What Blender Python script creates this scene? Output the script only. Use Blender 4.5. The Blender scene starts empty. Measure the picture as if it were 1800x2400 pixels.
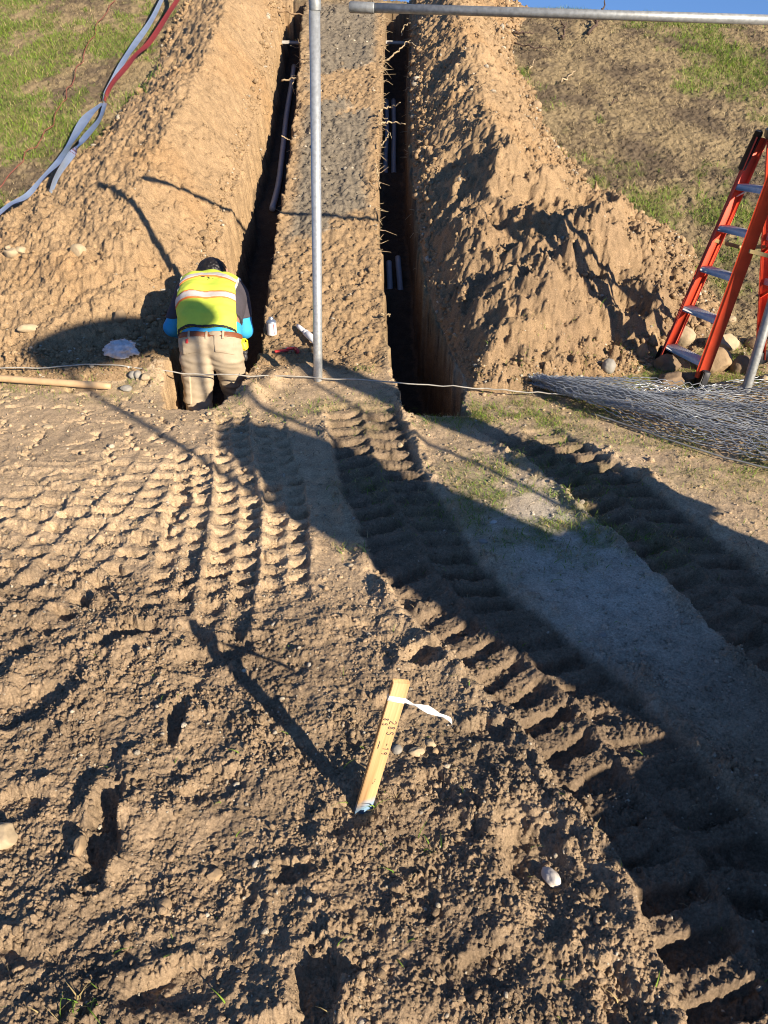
import bpy, bmesh, math, random
import numpy as np
from mathutils import Vector, Matrix

# ------------------------------------------------------------------ camera, sky, sun, exposure
scene = bpy.context.scene
coll = scene.collection
CAM = np.array([0.0, 0.0, 1.7])
PITCH = math.radians(30.0)
cam_d = bpy.data.cameras.new('camera')
cam_d.sensor_fit = 'VERTICAL'
cam_d.sensor_height = 24.0
cam_d.lens = 17.5
cam_d.clip_start = 0.05
cam_d.clip_end = 500.0
cam = bpy.data.objects.new('camera', cam_d)
coll.objects.link(cam)
cam.location = CAM
cam.rotation_euler = (math.pi / 2 - PITCH, 0, 0)
scene.camera = cam

SUN_EL = math.radians(21.5)
SUN_D = np.array([-0.69, 0.724, 0.0])            # the way the light travels over the ground
world = bpy.data.worlds.new('World')
scene.world = world
world.use_nodes = True
wn = world.node_tree
sky = wn.nodes.new('ShaderNodeTexSky')
sky.sky_type = 'NISHITA'
sky.sun_disc = False
sky.sun_elevation = SUN_EL
sky.sun_rotation = math.atan2(0.69, -0.724)
sky.air_density = 0.7
sky.dust_density = 0.0
sky.ozone_density = 5.0
geo = wn.nodes.new('ShaderNodeTexCoord')                      # look a little higher into the sky at the horizon: deep blue, no haze band
lift = wn.nodes.new('ShaderNodeVectorMath'); lift.operation = 'ADD'; lift.inputs[1].default_value = (0, 0, 0.24)
nrm = wn.nodes.new('ShaderNodeVectorMath'); nrm.operation = 'NORMALIZE'
wn.links.new(geo.outputs['Generated'], lift.inputs[0]); wn.links.new(lift.outputs[0], nrm.inputs[0]); wn.links.new(nrm.outputs[0], sky.inputs[0])
wn.links.new(sky.outputs[0], wn.nodes['Background'].inputs[0])
wn.nodes['Background'].inputs[1].default_value = 0.10

sun_d = bpy.data.lights.new('sun', 'SUN')
sun_d.energy = 5.0
sun_d.angle = math.radians(0.6)
sun_d.color = (1.0, 0.86, 0.68)
sun = bpy.data.objects.new('sun', sun_d)
coll.objects.link(sun)
_t = Vector((SUN_D[0] * math.cos(SUN_EL), SUN_D[1] * math.cos(SUN_EL), -math.sin(SUN_EL)))
sun.rotation_euler = _t.to_track_quat('-Z', 'Y').to_euler()
sun.location = (6, -6, 5)

scene.view_settings.view_transform = 'Standard'
scene.view_settings.look = 'None'
scene.view_settings.gamma = 1.0
scene.view_settings.exposure = 1.05
scene.cycles.use_denoising = True
scene.cycles.denoiser = 'OPENIMAGEDENOISE'
scene.cycles.denoising_input_passes = 'RGB_ALBEDO_NORMAL'
scene.cycles.denoising_prefilter = 'ACCURATE'
scene.cycles.filter_width = 1.05

# ------------------------------------------------------------------ noise
F4 = np.float32
_rs = np.random.RandomState(7)
_perm = _rs.permutation(4096).astype(np.int32)
_ang = _rs.rand(4096) * 2 * np.pi
_gx = np.cos(_ang).astype(F4); _gy = np.sin(_ang).astype(F4)
_r1 = _rs.rand(4096).astype(F4); _r2 = _rs.rand(4096).astype(F4); _r3 = _rs.rand(4096).astype(F4)

def _h(ix, iy, seed):
    return _perm[(_perm[(ix + seed * 131) & 4095] + iy) & 4095]

def perlin(x, y, seed=0):
    ix = np.floor(x).astype(np.int32); iy = np.floor(y).astype(np.int32)
    fx = (x - ix).astype(F4); fy = (y - iy).astype(F4)
    u = fx * fx * fx * (fx * (fx * 6 - 15) + 10); v = fy * fy * fy * (fy * (fy * 6 - 15) + 10)
    def g(ox, oy):
        k = _h(ix + ox, iy + oy, seed)
        return _gx[k] * (fx - ox) + _gy[k] * (fy - oy)
    a = g(0, 0); b = g(1, 0); c = g(0, 1); d = g(1, 1)
    return (a + (b - a) * u + (c - a) * v + (a - b - c + d) * u * v) * 1.5

def fbm(x, y, f, octv=4, gain=0.5, seed=0, ridged=False):
    s = np.zeros(np.shape(x), F4); amp = 1.0; tot = 0
    for o in range(octv):
        n = perlin(x * f + 17.3 * o, y * f - 9.1 * o, seed + o)
        if ridged:
            n = 1 - 2 * np.abs(n)
        s += amp * n; tot += amp; amp *= gain; f *= 2.03
    return s / tot

def worley(x, y, f, seed=0, full=False):
    X = x * f; Y = y * f
    ix = np.floor(X).astype(np.int32); iy = np.floor(Y).astype(np.int32)
    f1 = np.full(np.shape(X), 9, F4); f2 = np.full(np.shape(X), 9, F4); cid = np.zeros(np.shape(X), F4); DX = np.zeros(np.shape(X), F4); DY = np.zeros(np.shape(X), F4); PH = np.zeros(np.shape(X), F4)
    for ox in (-1, 0, 1):
        for oy in (-1, 0, 1):
            k = _h(ix + ox, iy + oy, seed)
            ax_, ay_ = (X - ix - ox - _r1[k]).astype(F4), (Y - iy - oy - _r2[k]).astype(F4)
            d = np.hypot(ax_, ay_)
            m = d < f1
            if full:
                DX = np.where(m, ax_, DX); DY = np.where(m, ay_, DY); PH = np.where(m, _ang[k].astype(F4), PH)
            f2 = np.where(m, f1, np.minimum(f2, d))
            cid = np.where(m, _r3[k], cid)
            f1 = np.where(m, d, f1)
    return (f1, f2, cid, DX, DY, PH) if full else (f1, f2, cid)

def sst(a, b, x):
    t = np.clip((x - a) / (b - a), 0, 1)
    return t * t * (3 - 2 * t)

def smin(a, b, k):
    h = np.clip(0.5 + 0.5 * (b - a) / k, 0, 1)
    return b + (a - b) * h - k * h * (1 - h)

def gauss(x, y, cx, cy, sx, sy, rot=0.0):
    c, s = math.cos(rot), math.sin(rot)
    u = (x - cx) * c + (y - cy) * s; v = -(x - cx) * s + (y - cy) * c
    return np.exp(-(u / sx) ** 2 - (v / sy) ** 2)

# ------------------------------------------------------------------ the lie of the land
def base(x, y):
    t = y - 5.1 - 0.25 * np.clip(-x - 2.2, 0, 3)*0.0
    up = 0.392 * 0.5 * (t + np.sqrt(t * t + 0.16))
    top = 2.62 - 0.06 * np.clip(x, -8, 10) + 0.01 * (y - 11.8)
    return smin(up, top, 0.16)

TL_Y = [4.15, 4.4, 5.0, 5.5, 6.3, 7.6, 9.0, 11.0, 11.6]
TL_A = [-1.30, -1.38, -1.47, -1.44, -1.37, -1.33, -1.32, -1.35, -1.35]
TL_B = [-1.03, -.92, -.86, -.88, -.89, -.89, -.92, -1.02, -1.02]
TR_Y = [4.05, 4.6, 5.2, 5.8, 7.5, 9.0, 11.6]
TR_A = [.13, .06, .02, -.01, -.08, -.04, .0]
TR_B = [.48, .52, .43, .32, .25, .26, .35]

def trench(x, y):
    n = 0.045 * fbm(x, y, 3.6, 5, 0.6, 40) + 0.038 * fbm(x, y, 14.0, 4, 0.65, 44)
    out = []
    for Y, A, B, y0, y1 in ((TL_Y, TL_A, TL_B, 4.15, 11.75), (TR_Y, TR_A, TR_B, 4.05, 11.75)):
        a = np.interp(y, Y, A); b = np.interp(y, Y, B)
        d = np.minimum(np.minimum(x - a, b - x), np.minimum(y - y0, y1 - y)) + n
        out.append(d)
    return out

HL_Y = [4.55, 4.85, 5.3, 6.0, 7.0, 8.0, 9.5, 11.3, 13.0]
HL_T = [-3.6, -4.3, -4.4, -4.0, -3.25, -2.8, -2.58, -2.6, -2.6]
HL_X = [-2.2, -2.2, -2.15, -2.0, -1.9, -1.8, -1.75, -1.75, -1.75]
HL_H = [.0, .07, .20, .36, .46, .52, .50, .42, .2]
HR_Y = [4.42, 4.7, 5.15, 5.8, 6.5, 7.3, 8.4, 10.2, 11.6, 13.0]
HR_X = [.72, .82, .98, 1.08, 1.05, .98, .90, .85, .9, .9]
HR_H = [.05, .24, .42, .50, .51, .46, .44, .42, .38, .15]
HR_T = [1.1, 1.65, 2.25, 2.6, 2.5, 1.85, 1.62, 1.5, 1.9, 2.0]

def heaps(x, y):
    wob = 0.10 * fbm(x, y, 1.6, 4, 0.55, 50)
    # left heap
    lip = np.interp(y, TL_Y, TL_A) - 0.015
    xr = np.interp(y, HL_Y, HL_X) + 0.5 * wob; H = np.interp(y, HL_Y, HL_H); toe = np.interp(y, HL_Y, HL_T) + wob
    u = np.where(x > xr, (x - xr) / np.maximum(lip - xr, .05), (xr - x) / np.maximum(xr - toe, .05))
    hl = H * (1 - np.abs(u) ** 1.25)
    hl = np.where(y < 4.55, -0.2, hl)
    # right heap
    lip = np.interp(y, TR_Y, TR_B) + 0.015
    xr = np.interp(y, HR_Y, HR_X) + 0.5 * wob; H = np.interp(y, HR_Y, HR_H); toe = np.interp(y, HR_Y, HR_T) + wob
    u = np.where(x < xr, (xr - x) / np.maximum(xr - lip, .05), (x - xr) / np.maximum(toe - xr, .05))
    hr = H * (1 - np.abs(u) ** (1.3 + 1.5 * (x < xr) * (1 - sst(5.6, 6.8, y))))
    ur = np.clip(u, 0, 2)
    hr = np.where(x > xr, H * np.where(ur < 1, (1 - np.minimum(ur, 1) ** 1.2) ** 1.25, (1 - ur) * 1.0), hr)
    hr = np.where(y < 4.40 + 0.1 * wob, -0.2, hr)
    return hl, hr

TA_Y = [-6, -.5, .5, .85, 1.2, 1.73, 2.3, 2.5, 3.16, 4.3]
TA_X = [1.3, .95, .87, .85, .80, .60, .27, .19, .01, -.17]
TB_Y = [-6, .5, 1.2, 1.8, 2.24, 2.72, 3.24, 3.68, 4.0]
TB_X = [2.3, 1.75, 1.62, 1.46, 1.34, 1.21, 1.05, .83, .66]
TC_Y = [1.9, 2.16, 3.0, 3.9, 4.2]
TC_X = [-.58, -.58, -.67, -.86, -.92]

def arc(Y, X):
    s = np.concatenate([[0], np.cumsum(np.hypot(np.diff(Y), np.diff(X)))])
    return s

def track(x, y, Y, X, half, period, depth, berm, y0, y1, seed, slant=0.35, base_d=0.30, keep=.45):
    """a tyre rut: pressed floor with lug ridges and a pushed-up berm; returns (dz, inside mask)"""
    xc = np.interp(y, Y, X)
    i = np.clip(np.searchsorted(Y, y) - 1, 0, len(Y) - 2)
    Y = np.array(Y); X = np.array(X)
    m = (X[i + 1] - X[i]) / (Y[i + 1] - Y[i])
    c = 1 / np.sqrt(1 + m * m)
    w = (x - xc) * c
    s = np.interp(y, Y, arc(Y, X)) + (x - xc) * m * c
    w = w + 0.020 * fbm(x, y, 6, 4, 0.6, seed) + .018 * fbm(x, y, 1.3, 2, .5, seed + 7)
    s = s + 0.035 * fbm(x, y, 3.2, 4, 0.6, seed + 5)
    fade = sst(y0, y0 + 0.35, y) * (1 - sst(y1 - 0.35, y1, y))
    a = np.abs(w) / half
    inside = (1 - sst(0.88, 1.06, a)) * fade
    ph = s / period + slant * a + np.where(w > 0, 0.5, 0.0)
    fr = ph - np.floor(ph)
    cell = np.floor(ph).astype(np.int32)
    k = _h(cell, (w > 0).astype(np.int32), seed)
    rag = 0.10 * fbm(x, y, 22, 3, .6, seed + 3)
    lug = sst(0.0, 0.07, fr + rag) * (1 - sst(0.50, 0.60, fr + rag))          # pressed pocket
    worn = sst(-.45, .25, fbm(x, y, 2.1, 3, .6, seed + 13))
    lug = lug * (0.5 + 0.7 * _r1[k]) * (keep + (1 - keep) * worn)
    ridge = 1 - lug
    mid = np.exp(-(w / 0.025) ** 2)
    dz = inside * (-depth * base_d - depth * 1.05 * lug * (1 - 0.8 * mid) + 0.25 * depth * mid)
    bm = np.exp(-((np.abs(w) - half * 1.13) / (0.038)) ** 2) * fade * np.clip(0.35 + 1.5 * fbm(x, y, 5, 4, 0.65, seed + 9), 0, 1.6)
    dz = dz + berm * bm
    return dz, inside, bm

PITS = [(-.58, 1.96, .16, .07, .5, .055), (-.73, 1.26, .055, .17, .1, .075), (.384, 1.175, .085, .15, .25, .07),
        (-.44, .89, .11, .06, .3, .05), (-.13, .885, .06, .09, 0, .05), (-1.15, 1.70, .2, .09, .6, .07), (-1.0, 1.35, .10, .06, .4, .04),
        (-.47, 1.42, .10, .05, .5, .04), (-.62, 1.66, .04, .12, .1, .035), (-.30, 1.90, .06, .04, .3, .03), (.30, 1.62, .10, .05, .2, .045),
        (.14, 1.42, .05, .08, .4, .03), (-.22, 1.15, .05, .04, 0, .03), (-.35, 1.08, .06, .03, .8, .03), (-.9, 2.05, .14, .06, .4, .05),
        (.23, .92, .10, .05, .4, .045), (.5, .86, .05, .08, .1, .04), (-.85, .95, .07, .05, .2, .035), (-.09, 1.32, .09, .06, .7, .028),
        (.02, 1.72, .07, .04, .3, .035), (.16, 1.95, .09, .05, .3, .045), (-.1, 2.1, .08, .05, .2, .04), (-1.55, 2.4, .12, .05, .5, .04),
        (-.18, .78, .12, .05, .1, .04), (.1, 1.06, .05, .035, .1, .02)]
FORE_X = [-9, -1.2, -.6, 0, .3, .6, 9]

def terrain(x, y, detail=True):
    x = np.asarray(x, dtype=np.float64); y = np.asarray(y, dtype=np.float64)
    b = base(x, y)
    hl, hr = heaps(x, y)
    dL, dR = trench(x, y)
    flat = 1 - sst(4.9, 5.5, y)
    fore = 1 - sst(1.75, 2.55, y + 0.35 * np.clip(x, -1, 0.4))
    slopey = sst(4.6, 5.4, y)
    fl = fbm(x, y, 1.3, 3, 0.5, 1)
    g = b + 0.020 * fl
    f4 = fbm(x, y, 4.0, 5, 0.55, 3)
    f16 = fbm(x, y, 16.0, 4, 0.6, 11)
    g = g + flat * (0.010 + 0.016 * fore) * f4 + (0.005 + 0.006 * fore * flat) * f16
    # slope turf
    g = g + slopey * (0.026 * f4 + 0.022 * f16)
    # lateral scrape ridges on the left flat
    zd = sst(-0.75, -1.1, x) * sst(1.7, 2.2, y) * (1 - sst(3.1, 3.9, y))
    rd = fbm(x * 0.45 + 0.2 * f4, y + 0.16 * x + 0.075 * f4 + .05 * fl, 7.5, 4, 0.6, 21, True)
    g = g + flat * zd * 0.026 * rd * sst(-.35, .3, fbm(x, y, 2.2, 3, .6, 23))
    zc = sst(-0.75, -1.0, x) * sst(3.0, 3.6, y) * flat
    cr = fbm(x, y * 1.5, 3.2, 4, 0.6, 25, True)
    g = g - zc * 0.030 * sst(0.62, 0.9, cr)
    # tyre ruts
    kA, iA, bA = track(x, y, TA_Y, TA_X, .215, .125, .046, .045, -8, 4.35, 31)
    kB, iB, bB = track(x, y, TB_Y, TB_X, .205, .125, .048, .042, -8, 3.98, 32)
    kC, iC, bC = track(x, y, TC_Y, TC_X, .10, .105, .040, .022, 1.85, 4.25, 33, 0.1)
    kD, iD, bD = track(x, y, TC_Y, np.array(TC_X) + .22, .095, .105, .036, .022, 2.15, 4.1, 34, -0.1)
    kE, iE, bE = track(x, y, TC_Y, np.array(TC_X) - .22, .095, .105, .032, .010, 2.0, 3.7, 35, 0.2)
    TF_Y = [1.75, 2.05, 2.5, 3.0, 3.6, 4.0]; TF_X = np.array([-1.42, -1.30, -1.13, -1.02, -.98, -.98])
    kF, iF, bF = track(x, y, TF_Y, TF_X, .125, .105, .034, .004, 1.8, 3.8, 36, .15, .1)
    kG, iG, bG = track(x, y, TF_Y, TF_X - .28, .13, .105, .034, .004, 1.9, 3.6, 37, -.1, .1)
    kH, iH, bH = track(x, y, TF_Y, TF_X - .60, .16, .115, .032, .003, 1.9, 3.3, 38, .2, .1)
    iE = np.clip(iE + iF + iG + iH, 0, 1)
    g = g + flat * (kA + kB + kC + kD + kE + kF + kG + kH)
    rut = np.clip(iA + iB, 0, 1) * flat
    rut2 = np.clip(iC + iD + iE, 0, 1) * flat
    # foot holes in the churned foreground
    pit = np.zeros_like(x)
    for (cx, cy, sx, sy, r, d) in PITS:
        q = gauss(x + .05 * f4, y + .04 * f16, cx, cy, sx, sy, r)
        q2 = gauss(x, y, cx, cy, sx * 1.5, sy * 1.5, r)
        pit = pit + d * (1.5 * sst(0.25, 0.8, q) - 0.7 * q2)
    g = g - pit * np.clip(0.55 + 1.3 * f4 + .5 * f16, 0, 1.4)
    churn = flat * np.clip(0.25 + fore * 1.0 + 0.8 * np.clip(bA + bB, 0, 1) + 0.35 * rut2 - 0.8 * rut, 0.05, 1.4)
    # loose soil on the strip between the trenches
    strip = sst(4.5, 4.9, y) * (1 - sst(11.4, 12, y)) * sst(-1.05, -.9, x) * (1 - sst(-.05, .05, x))
    g = g + strip * (0.020 * f4 + 0.03 * fl + 0.012 * f16)
    g = g + 0.07 * gauss(x, y, -.47, 4.70, .16, .10) + 0.05 * gauss(x, y, -.72, 4.62, .07, .10) + 0.05 * gauss(x, y, -1.42, 4.75, .12, .25)
    g = g + 0.10 * gauss(x, y, -1.71, 4.72, .20, .12) + 0.05 * gauss(x, y, -1.5, 4.62, .10, .16)
    g = g + 0.09 * gauss(x, y, -.80, 4.35, .07, .10) - .05 * gauss(x, y, -.62, 4.88, .2, .08)
    grey = strip * np.clip(sst(-.02, .14, fbm(x, y, 1.1, 5, 0.6, 61) + .14 * f16 + .05 + 0.9 * gauss(x, y, -.5, 7.9, .45, 1.0) + 1.0 * gauss(x, y, -.45, 11.0, .5, .95) - 0.6 * gauss(x, y, -.4, 9.3, .6, .45) - .9 * gauss(x, y, -.5, 5.4, .7, 1.1)), 0, 1)
    hm = np.clip(np.maximum(sst(0.0, 0.06, hl), sst(0.0, 0.06, hr)), 0, 1)
    # heap relief
    fur = fbm(x * 0.9 + y * 0.55, -x * 0.55 + y * 0.9, 2.1, 3, 0.5, 71, True)
    lowR = (1 - sst(6.4, 7.6, y))
    f2 = fbm(x, y, 2.2, 5, 0.55, 73)
    hol = .15 * gauss(x, y, 1.12, 5.12, .34, .12, .76) - .20 * gauss(x, y, .74, 5.55, .26, .22) + .15 * gauss(x, y, 1.55, 5.85, .36, .13, .6) - .17 * gauss(x, y, 1.16, 6.22, .28, .2) \
        + .10 * gauss(x, y, 1.0, 6.75, .3, .12, .8) - .12 * gauss(x, y, .68, 7.1, .2, .2) - .12 * gauss(x, y, 1.85, 5.75, .10, .07) - .12 * gauss(x, y, 1.78, 5.35, .10, .08) - .10 * gauss(x, y, 1.1, 7.9, .12, .08) + .08 * gauss(x, y, .95, 8.9, .25, .1, .7) - .10 * gauss(x, y, .62, 9.2, .18, .2)
    hr = hr + sst(-.02, .12, hr) * hol * (1 + .8 * f4)
    hl2 = hl + np.where(hl > -.05, 1, 0) * sst(-.03, .15, hl) * (0.085 * f2 + 0.042 * f4 + 0.016 * f16)
    hr2 = hr + sst(-.03, .15, hr) * ((0.06 + .05 * lowR) * f2 + (0.036 + .045 * lowR) * f4 + 0.018 * f16 + lowR * 0.15 * (fur - 0.25) + (1 - lowR) * 0.035 * (fur - 0.2))
    if detail:
        wx = x + .012 * f16; wy = y + .010 * fbm(x, y, 21.0, 2, .5, 12)
        def crumbs(f, seed, frac, size=.6):
            # broken angular lumps: every cell a tilted, cut-off block of its own height
            c1, c2, cid, dx, dy, ph = worley(wx, wy, f, seed, True)
            k = np.clip((cid - frac) / (1 - frac), 0, 1)
            r = size * (.40 + .60 * k)
            tilt = (dx * np.cos(ph) + dy * np.sin(ph)) / r
            dome = np.clip(1 - (c1 / r) ** 2, 0, 1) ** .5
            h = np.minimum(dome * 1.25, np.clip(.62 + .55 * tilt, 0, 1.1)) * sst(.02, .14, c2 - c1)
            return np.where(cid > frac, h * (.35 + .65 * k), 0)
        k9 = crumbs(10.0, 8, .80, .5); k22 = crumbs(24.0, 5, .55); k50 = crumbs(55.0, 6, .40); k110 = crumbs(115.0, 9, .30)
        near = 1 - sst(3.2, 5.0, y)
        fine = fbm(x, y, 60.0, 3, .65, 15)
        patch = sst(-.25, .35, fbm(x, y, 2.7, 3, 0.6, 81)); patch2 = sst(-.2, .3, fbm(x, y, 6.1, 3, .6, 83))
        g = g + flat * (.25 + .75 * np.clip(churn, 0, 1)) * .0055 * fine
        comp = sst(-.15, .25, fbm(x, y, 3.7, 4, .6, 87) + .2 * patch)       # trodden flat here, loose there
        g = g + churn * (0.020 * k22 * patch * patch2 * comp + 0.013 * k50 * (.08 + .92 * patch2 * comp) + .0065 * k110 * near * (.25 + .75 * comp) + 0.036 * k9 * patch * patch2) * (1 - .6 * slopey)
        g = g + flat * rut * (.006 * fine + .010 * k50 * patch2 + .016 * k22 * patch)
        g = g + slopey * (1 - strip) * (.020 * k22 * patch + .012 * k50 * patch2)
        g = g + strip * (patch * patch2 * (0.020 * k22) + 0.010 * k50 * patch2 + .004 * fine)
        toeL = np.exp(-((hl - .05) / .08) ** 2); toeR = np.exp(-((hr - .06) / .10) ** 2)
        hl2 = hl2 + sst(-.02, .04, hl) * (.007 * fine + k22 * 0.030 * (0.04 + 0.40 * patch * patch2 + toeL * (.3 + .7 * patch2)) + 0.014 * k50 * (.1 + .6 * patch2 + toeL) + 0.045 * k9 * (toeL + .10) * patch2)
        hr2 = hr2 + sst(-.02, .04, hr) * (.007 * fine + k22 * 0.036 * (0.06 + 0.6 * patch * patch2 + toeR * .7) + 0.015 * k50 * (.15 + .7 * patch2) + 0.075 * k9 * (toeR + .35 * patch) * patch2)
    # cut the trenches
    ctr = np.interp(y, TL_Y, (np.array(TL_A) + np.array(TL_B)) / 2)
    soft = .030 + .09 * (x < ctr) * sst(5.0, 5.6, y)
    mL = np.where(dL > 0, sst(0.0, 1.0, dL / soft), 0); mR = sst(0.0, 0.030, dR)
    depL = np.interp(y, [4.1, 5.4, 6.2, 7.5, 7.75, 8.2, 11, 11.7], [.62, .64, .66, .62, .46, .50, .55, .5])
    depR = np.interp(y, [4.0, 5.8, 6.45, 6.6, 6.9, 8.2, 8.5, 8.75, 11, 11.7], [.80, .78, .60, .50, .62, .60, .46, .62, .62, .5])
    flL = b - depL + 0.03 * f4 + 0.012 * f16; flR = b - depR + 0.03 * f4 + 0.012 * f16
    g = g * (1 - mL) + flL * mL
    g = g * (1 - mR) + flR * mR
    m = np.maximum(mL, mR)
    hl2 = np.where(hl2 > 0, hl2 * (1 - mL), hl2) - .1 * mL
    hr2 = np.where(hr2 > 0, hr2 * (1 - mR), hr2) - .1 * mR
    lwz = (x < ctr) & (x > np.interp(y, TL_Y, TL_A) - .12) & (y > 5.0) & (y < 12)
    hl2 = np.where(lwz, np.maximum(hl2, .008 * (1 - sst(.55, .9, mL))) - .1 * sst(.6, .95, mL), hl2)
    return dict(g=g, hl=hl2, hr=hr2, m=m, rut=rut, rut2=rut2, fore=fore * flat, churn=churn, flat=flat, strip=strip, grey=grey,
                f4=f4, f16=f16, f2=f2, fl=fl, slopey=slopey, berm=np.clip(bA + bB, 0, 1) * flat, dL=dL, dR=dR, lw=(x < ctr) & (np.abs(x - ctr) < .35))

def top(x, y):
    """height of whatever earth surface one would stand on"""
    T = terrain(np.atleast_1d(x), np.atleast_1d(y))
    z = T['g'] + np.maximum(0, np.maximum(T['hl'], T['hr']))
    return z if np.ndim(x) else float(z[0])

# ------------------------------------------------------------------ mesh helpers
def raw_mesh(name, v, f, mat=None, smooth=True, col=None, uv=None, mi=None):
    """v: (n,3); f: (m,3|4) int array or list of arrays of equal row length"""
    me = bpy.data.meshes.new(name)
    fs = f if isinstance(f, list) else [f]
    fs = [np.asarray(q, dtype=np.int32) for q in fs if len(q)]
    loops = np.concatenate([q.ravel() for q in fs])
    tot = np.concatenate([np.full(len(q), q.shape[1], np.int32) for q in fs])
    start = np.concatenate([[0], np.cumsum(tot)[:-1]]).astype(np.int32)
    me.vertices.add(len(v)); me.vertices.foreach_set('co', np.asarray(v, F4).ravel())
    me.loops.add(len(loops)); me.loops.foreach_set('vertex_index', loops)
    me.polygons.add(len(tot)); me.polygons.foreach_set('loop_start', start); me.polygons.foreach_set('loop_total', tot)
    if mi is not None:
        me.polygons.foreach_set('material_index', np.asarray(mi, np.int32))
    me.update(calc_edges=True)
    me.validate(verbose=False)
    if smooth:
        me.polygons.foreach_set('use_smooth', np.ones(len(me.polygons), bool))
    if col is not None:
        at = me.attributes.new('soil', 'FLOAT_COLOR', 'POINT')
        c4 = np.ones((len(v), 4), F4); c4[:, :3] = col
        at.data.foreach_set('color', c4.ravel())
    if mat is not None:
        for m in (mat if isinstance(mat, (list, tuple)) else [mat]):
            me.materials.append(m)
    return me

def obj(name, v, f, mat=None, parent=None, smooth=True, **k):
    me = raw_mesh(name, v, f, mat, smooth, **k)
    o = bpy.data.objects.new(name, me)
    coll.objects.link(o)
    if parent is not None:
        o.parent = parent
    return o

def tag(o, label=None, cat=None, group=None, kind=None):
    if label: o['label'] = label
    if cat: o['category'] = cat
    if group: o['group'] = group
    if kind: o['kind'] = kind
    return o

def thing(name, label, cat, loc=(0, 0, 0), rz=0.0, group=None):
    o = bpy.data.objects.new(name, None)
    o.empty_display_size = 0.05
    coll.objects.link(o)
    o.location = loc; o.rotation_euler = (0, 0, rz)
    return tag(o, label, cat, group)

class MB:
    """collects shapes into one mesh"""
    def __init__(s): s.v = []; s.q = []; s.t = []; s.n = 0
    def add(s, v, q=None, t=None):
        v = np.asarray(v, float)
        if q is not None and len(q): s.q.append(np.asarray(q, int) + s.n)
        if t is not None and len(t): s.t.append(np.asarray(t, int) + s.n)
        s.v.append(v); s.n += len(v)
        return s
    def box(s, c, size, R=None, bev=0.0):
        hx, hy, hz = [q / 2 for q in size]
        b = min(bev, hx * .9, hy * .9, hz * .9)
        if b <= 0:
            v = np.array([[sx * hx, sy * hy, sz * hz] for sx in (-1, 1) for sy in (-1, 1) for sz in (-1, 1)])
            q = [[0, 1, 3, 2], [4, 6, 7, 5], [0, 4, 5, 1], [2, 3, 7, 6], [0, 2, 6, 4], [1, 5, 7, 3]]
            t = []
        else:
            v = []; ids = {}
            for sx in (-1, 1):
                for sy in (-1, 1):
                    for sz in (-1, 1):
                        for ax in range(3):
                            p = [sx * (hx - b), sy * (hy - b), sz * (hz - b)]
                            p[ax] = (sx * hx, sy * hy, sz * hz)[ax]
                            ids[(sx, sy, sz, ax)] = len(v); v.append(p)
            q = []; t = []
            def I(s3, ax): return ids[(s3[0], s3[1], s3[2], ax)]
            for ax in range(3):
                o1, o2 = [a for a in range(3) if a != ax]
                for sg in (-1, 1):
                    r = []
                    for a, c2 in ((-1, -1), (1, -1), (1, 1), (-1, 1)):
                        k = [0, 0, 0]; k[ax] = sg; k[o1] = a; k[o2] = c2
                        r.append(I(k, ax))
                    if (sg > 0) != (ax != 1): r = r[::-1]
                    q.append(r)
                for a in (-1, 1):
                    for c2 in (-1, 1):
                        k0 = [0, 0, 0]; k0[o1] = a; k0[o2] = c2; k1 = list(k0); k0[ax] = -1; k1[ax] = 1
                        q.append([I(k0, o1), I(k1, o1), I(k1, o2), I(k0, o2)])
            for sx in (-1, 1):
                for sy in (-1, 1):
                    for sz in (-1, 1):
                        t.append([I((sx, sy, sz), 0), I((sx, sy, sz), 1), I((sx, sy, sz), 2)])
            v = np.array(v)
        if R is not None: v = v @ np.asarray(R).T
        return s.add(v + np.asarray(c), q, t)
    def tube(s, pts, r, n=8, cap=True, flat=None):
        P = np.asarray(pts, float); m = len(P)
        r = np.broadcast_to(np.asarray(r, float), (m,))
        T = np.gradient(P, axis=0); T /= np.linalg.norm(T, axis=1)[:, None] + 1e-12
        up = np.array([0, 0, 1.0]) if abs(T[0][2]) < .9 else np.array([1.0, 0, 0])
        A = np.cross(T[0], up); A /= np.linalg.norm(A)
        rings = []
        th = np.arange(n) / n * 2 * np.pi
        for i in range(m):
            A = A - T[i] * (A @ T[i]); A /= np.linalg.norm(A) + 1e-12
            B = np.cross(T[i], A)
            rings.append(P[i] + r[i] * (np.cos(th)[:, None] * A + np.sin(th)[:, None] * B))
        v = np.concatenate(rings)
        k = np.arange(n); k2 = (k + 1) % n
        q = np.concatenate([np.stack([i * n + k, i * n + k2, (i + 1) * n + k2, (i + 1) * n + k], 1) for i in range(m - 1)])
        t = []
        if cap:
            v = np.concatenate([v, P[:1], P[-1:]])
            t = np.concatenate([np.stack([k2, k, np.full(n, m * n)], 1), np.stack([(m - 1) * n + k, (m - 1) * n + k2, np.full(n, m * n + 1)], 1)])
        return s.add(v, q, t)
    def lathe(s, prof, n=24, M=None, c=(0, 0, 0)):
        th = np.arange(n) / n * 2 * np.pi
        v = np.concatenate([np.stack([r * np.cos(th), r * np.sin(th), np.full(n, z)], 1) for r, z in prof])
        k = np.arange(n); k2 = (k + 1) % n
        q = np.concatenate([np.stack([i * n + k, i * n + k2, (i + 1) * n + k2, (i + 1) * n + k], 1) for i in range(len(prof) - 1)])
        if M is not None: v = v @ np.asarray(M).T
        return s.add(v + np.asarray(c), q)
    def build(s, name, mat, parent=None, smooth=False, **k):
        f = []
        if s.q: f.append(np.concatenate(s.q))
        if s.t: f.append(np.concatenate(s.t))
        return obj(name, np.concatenate(s.v), f, mat, parent, smooth, **k)

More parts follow.
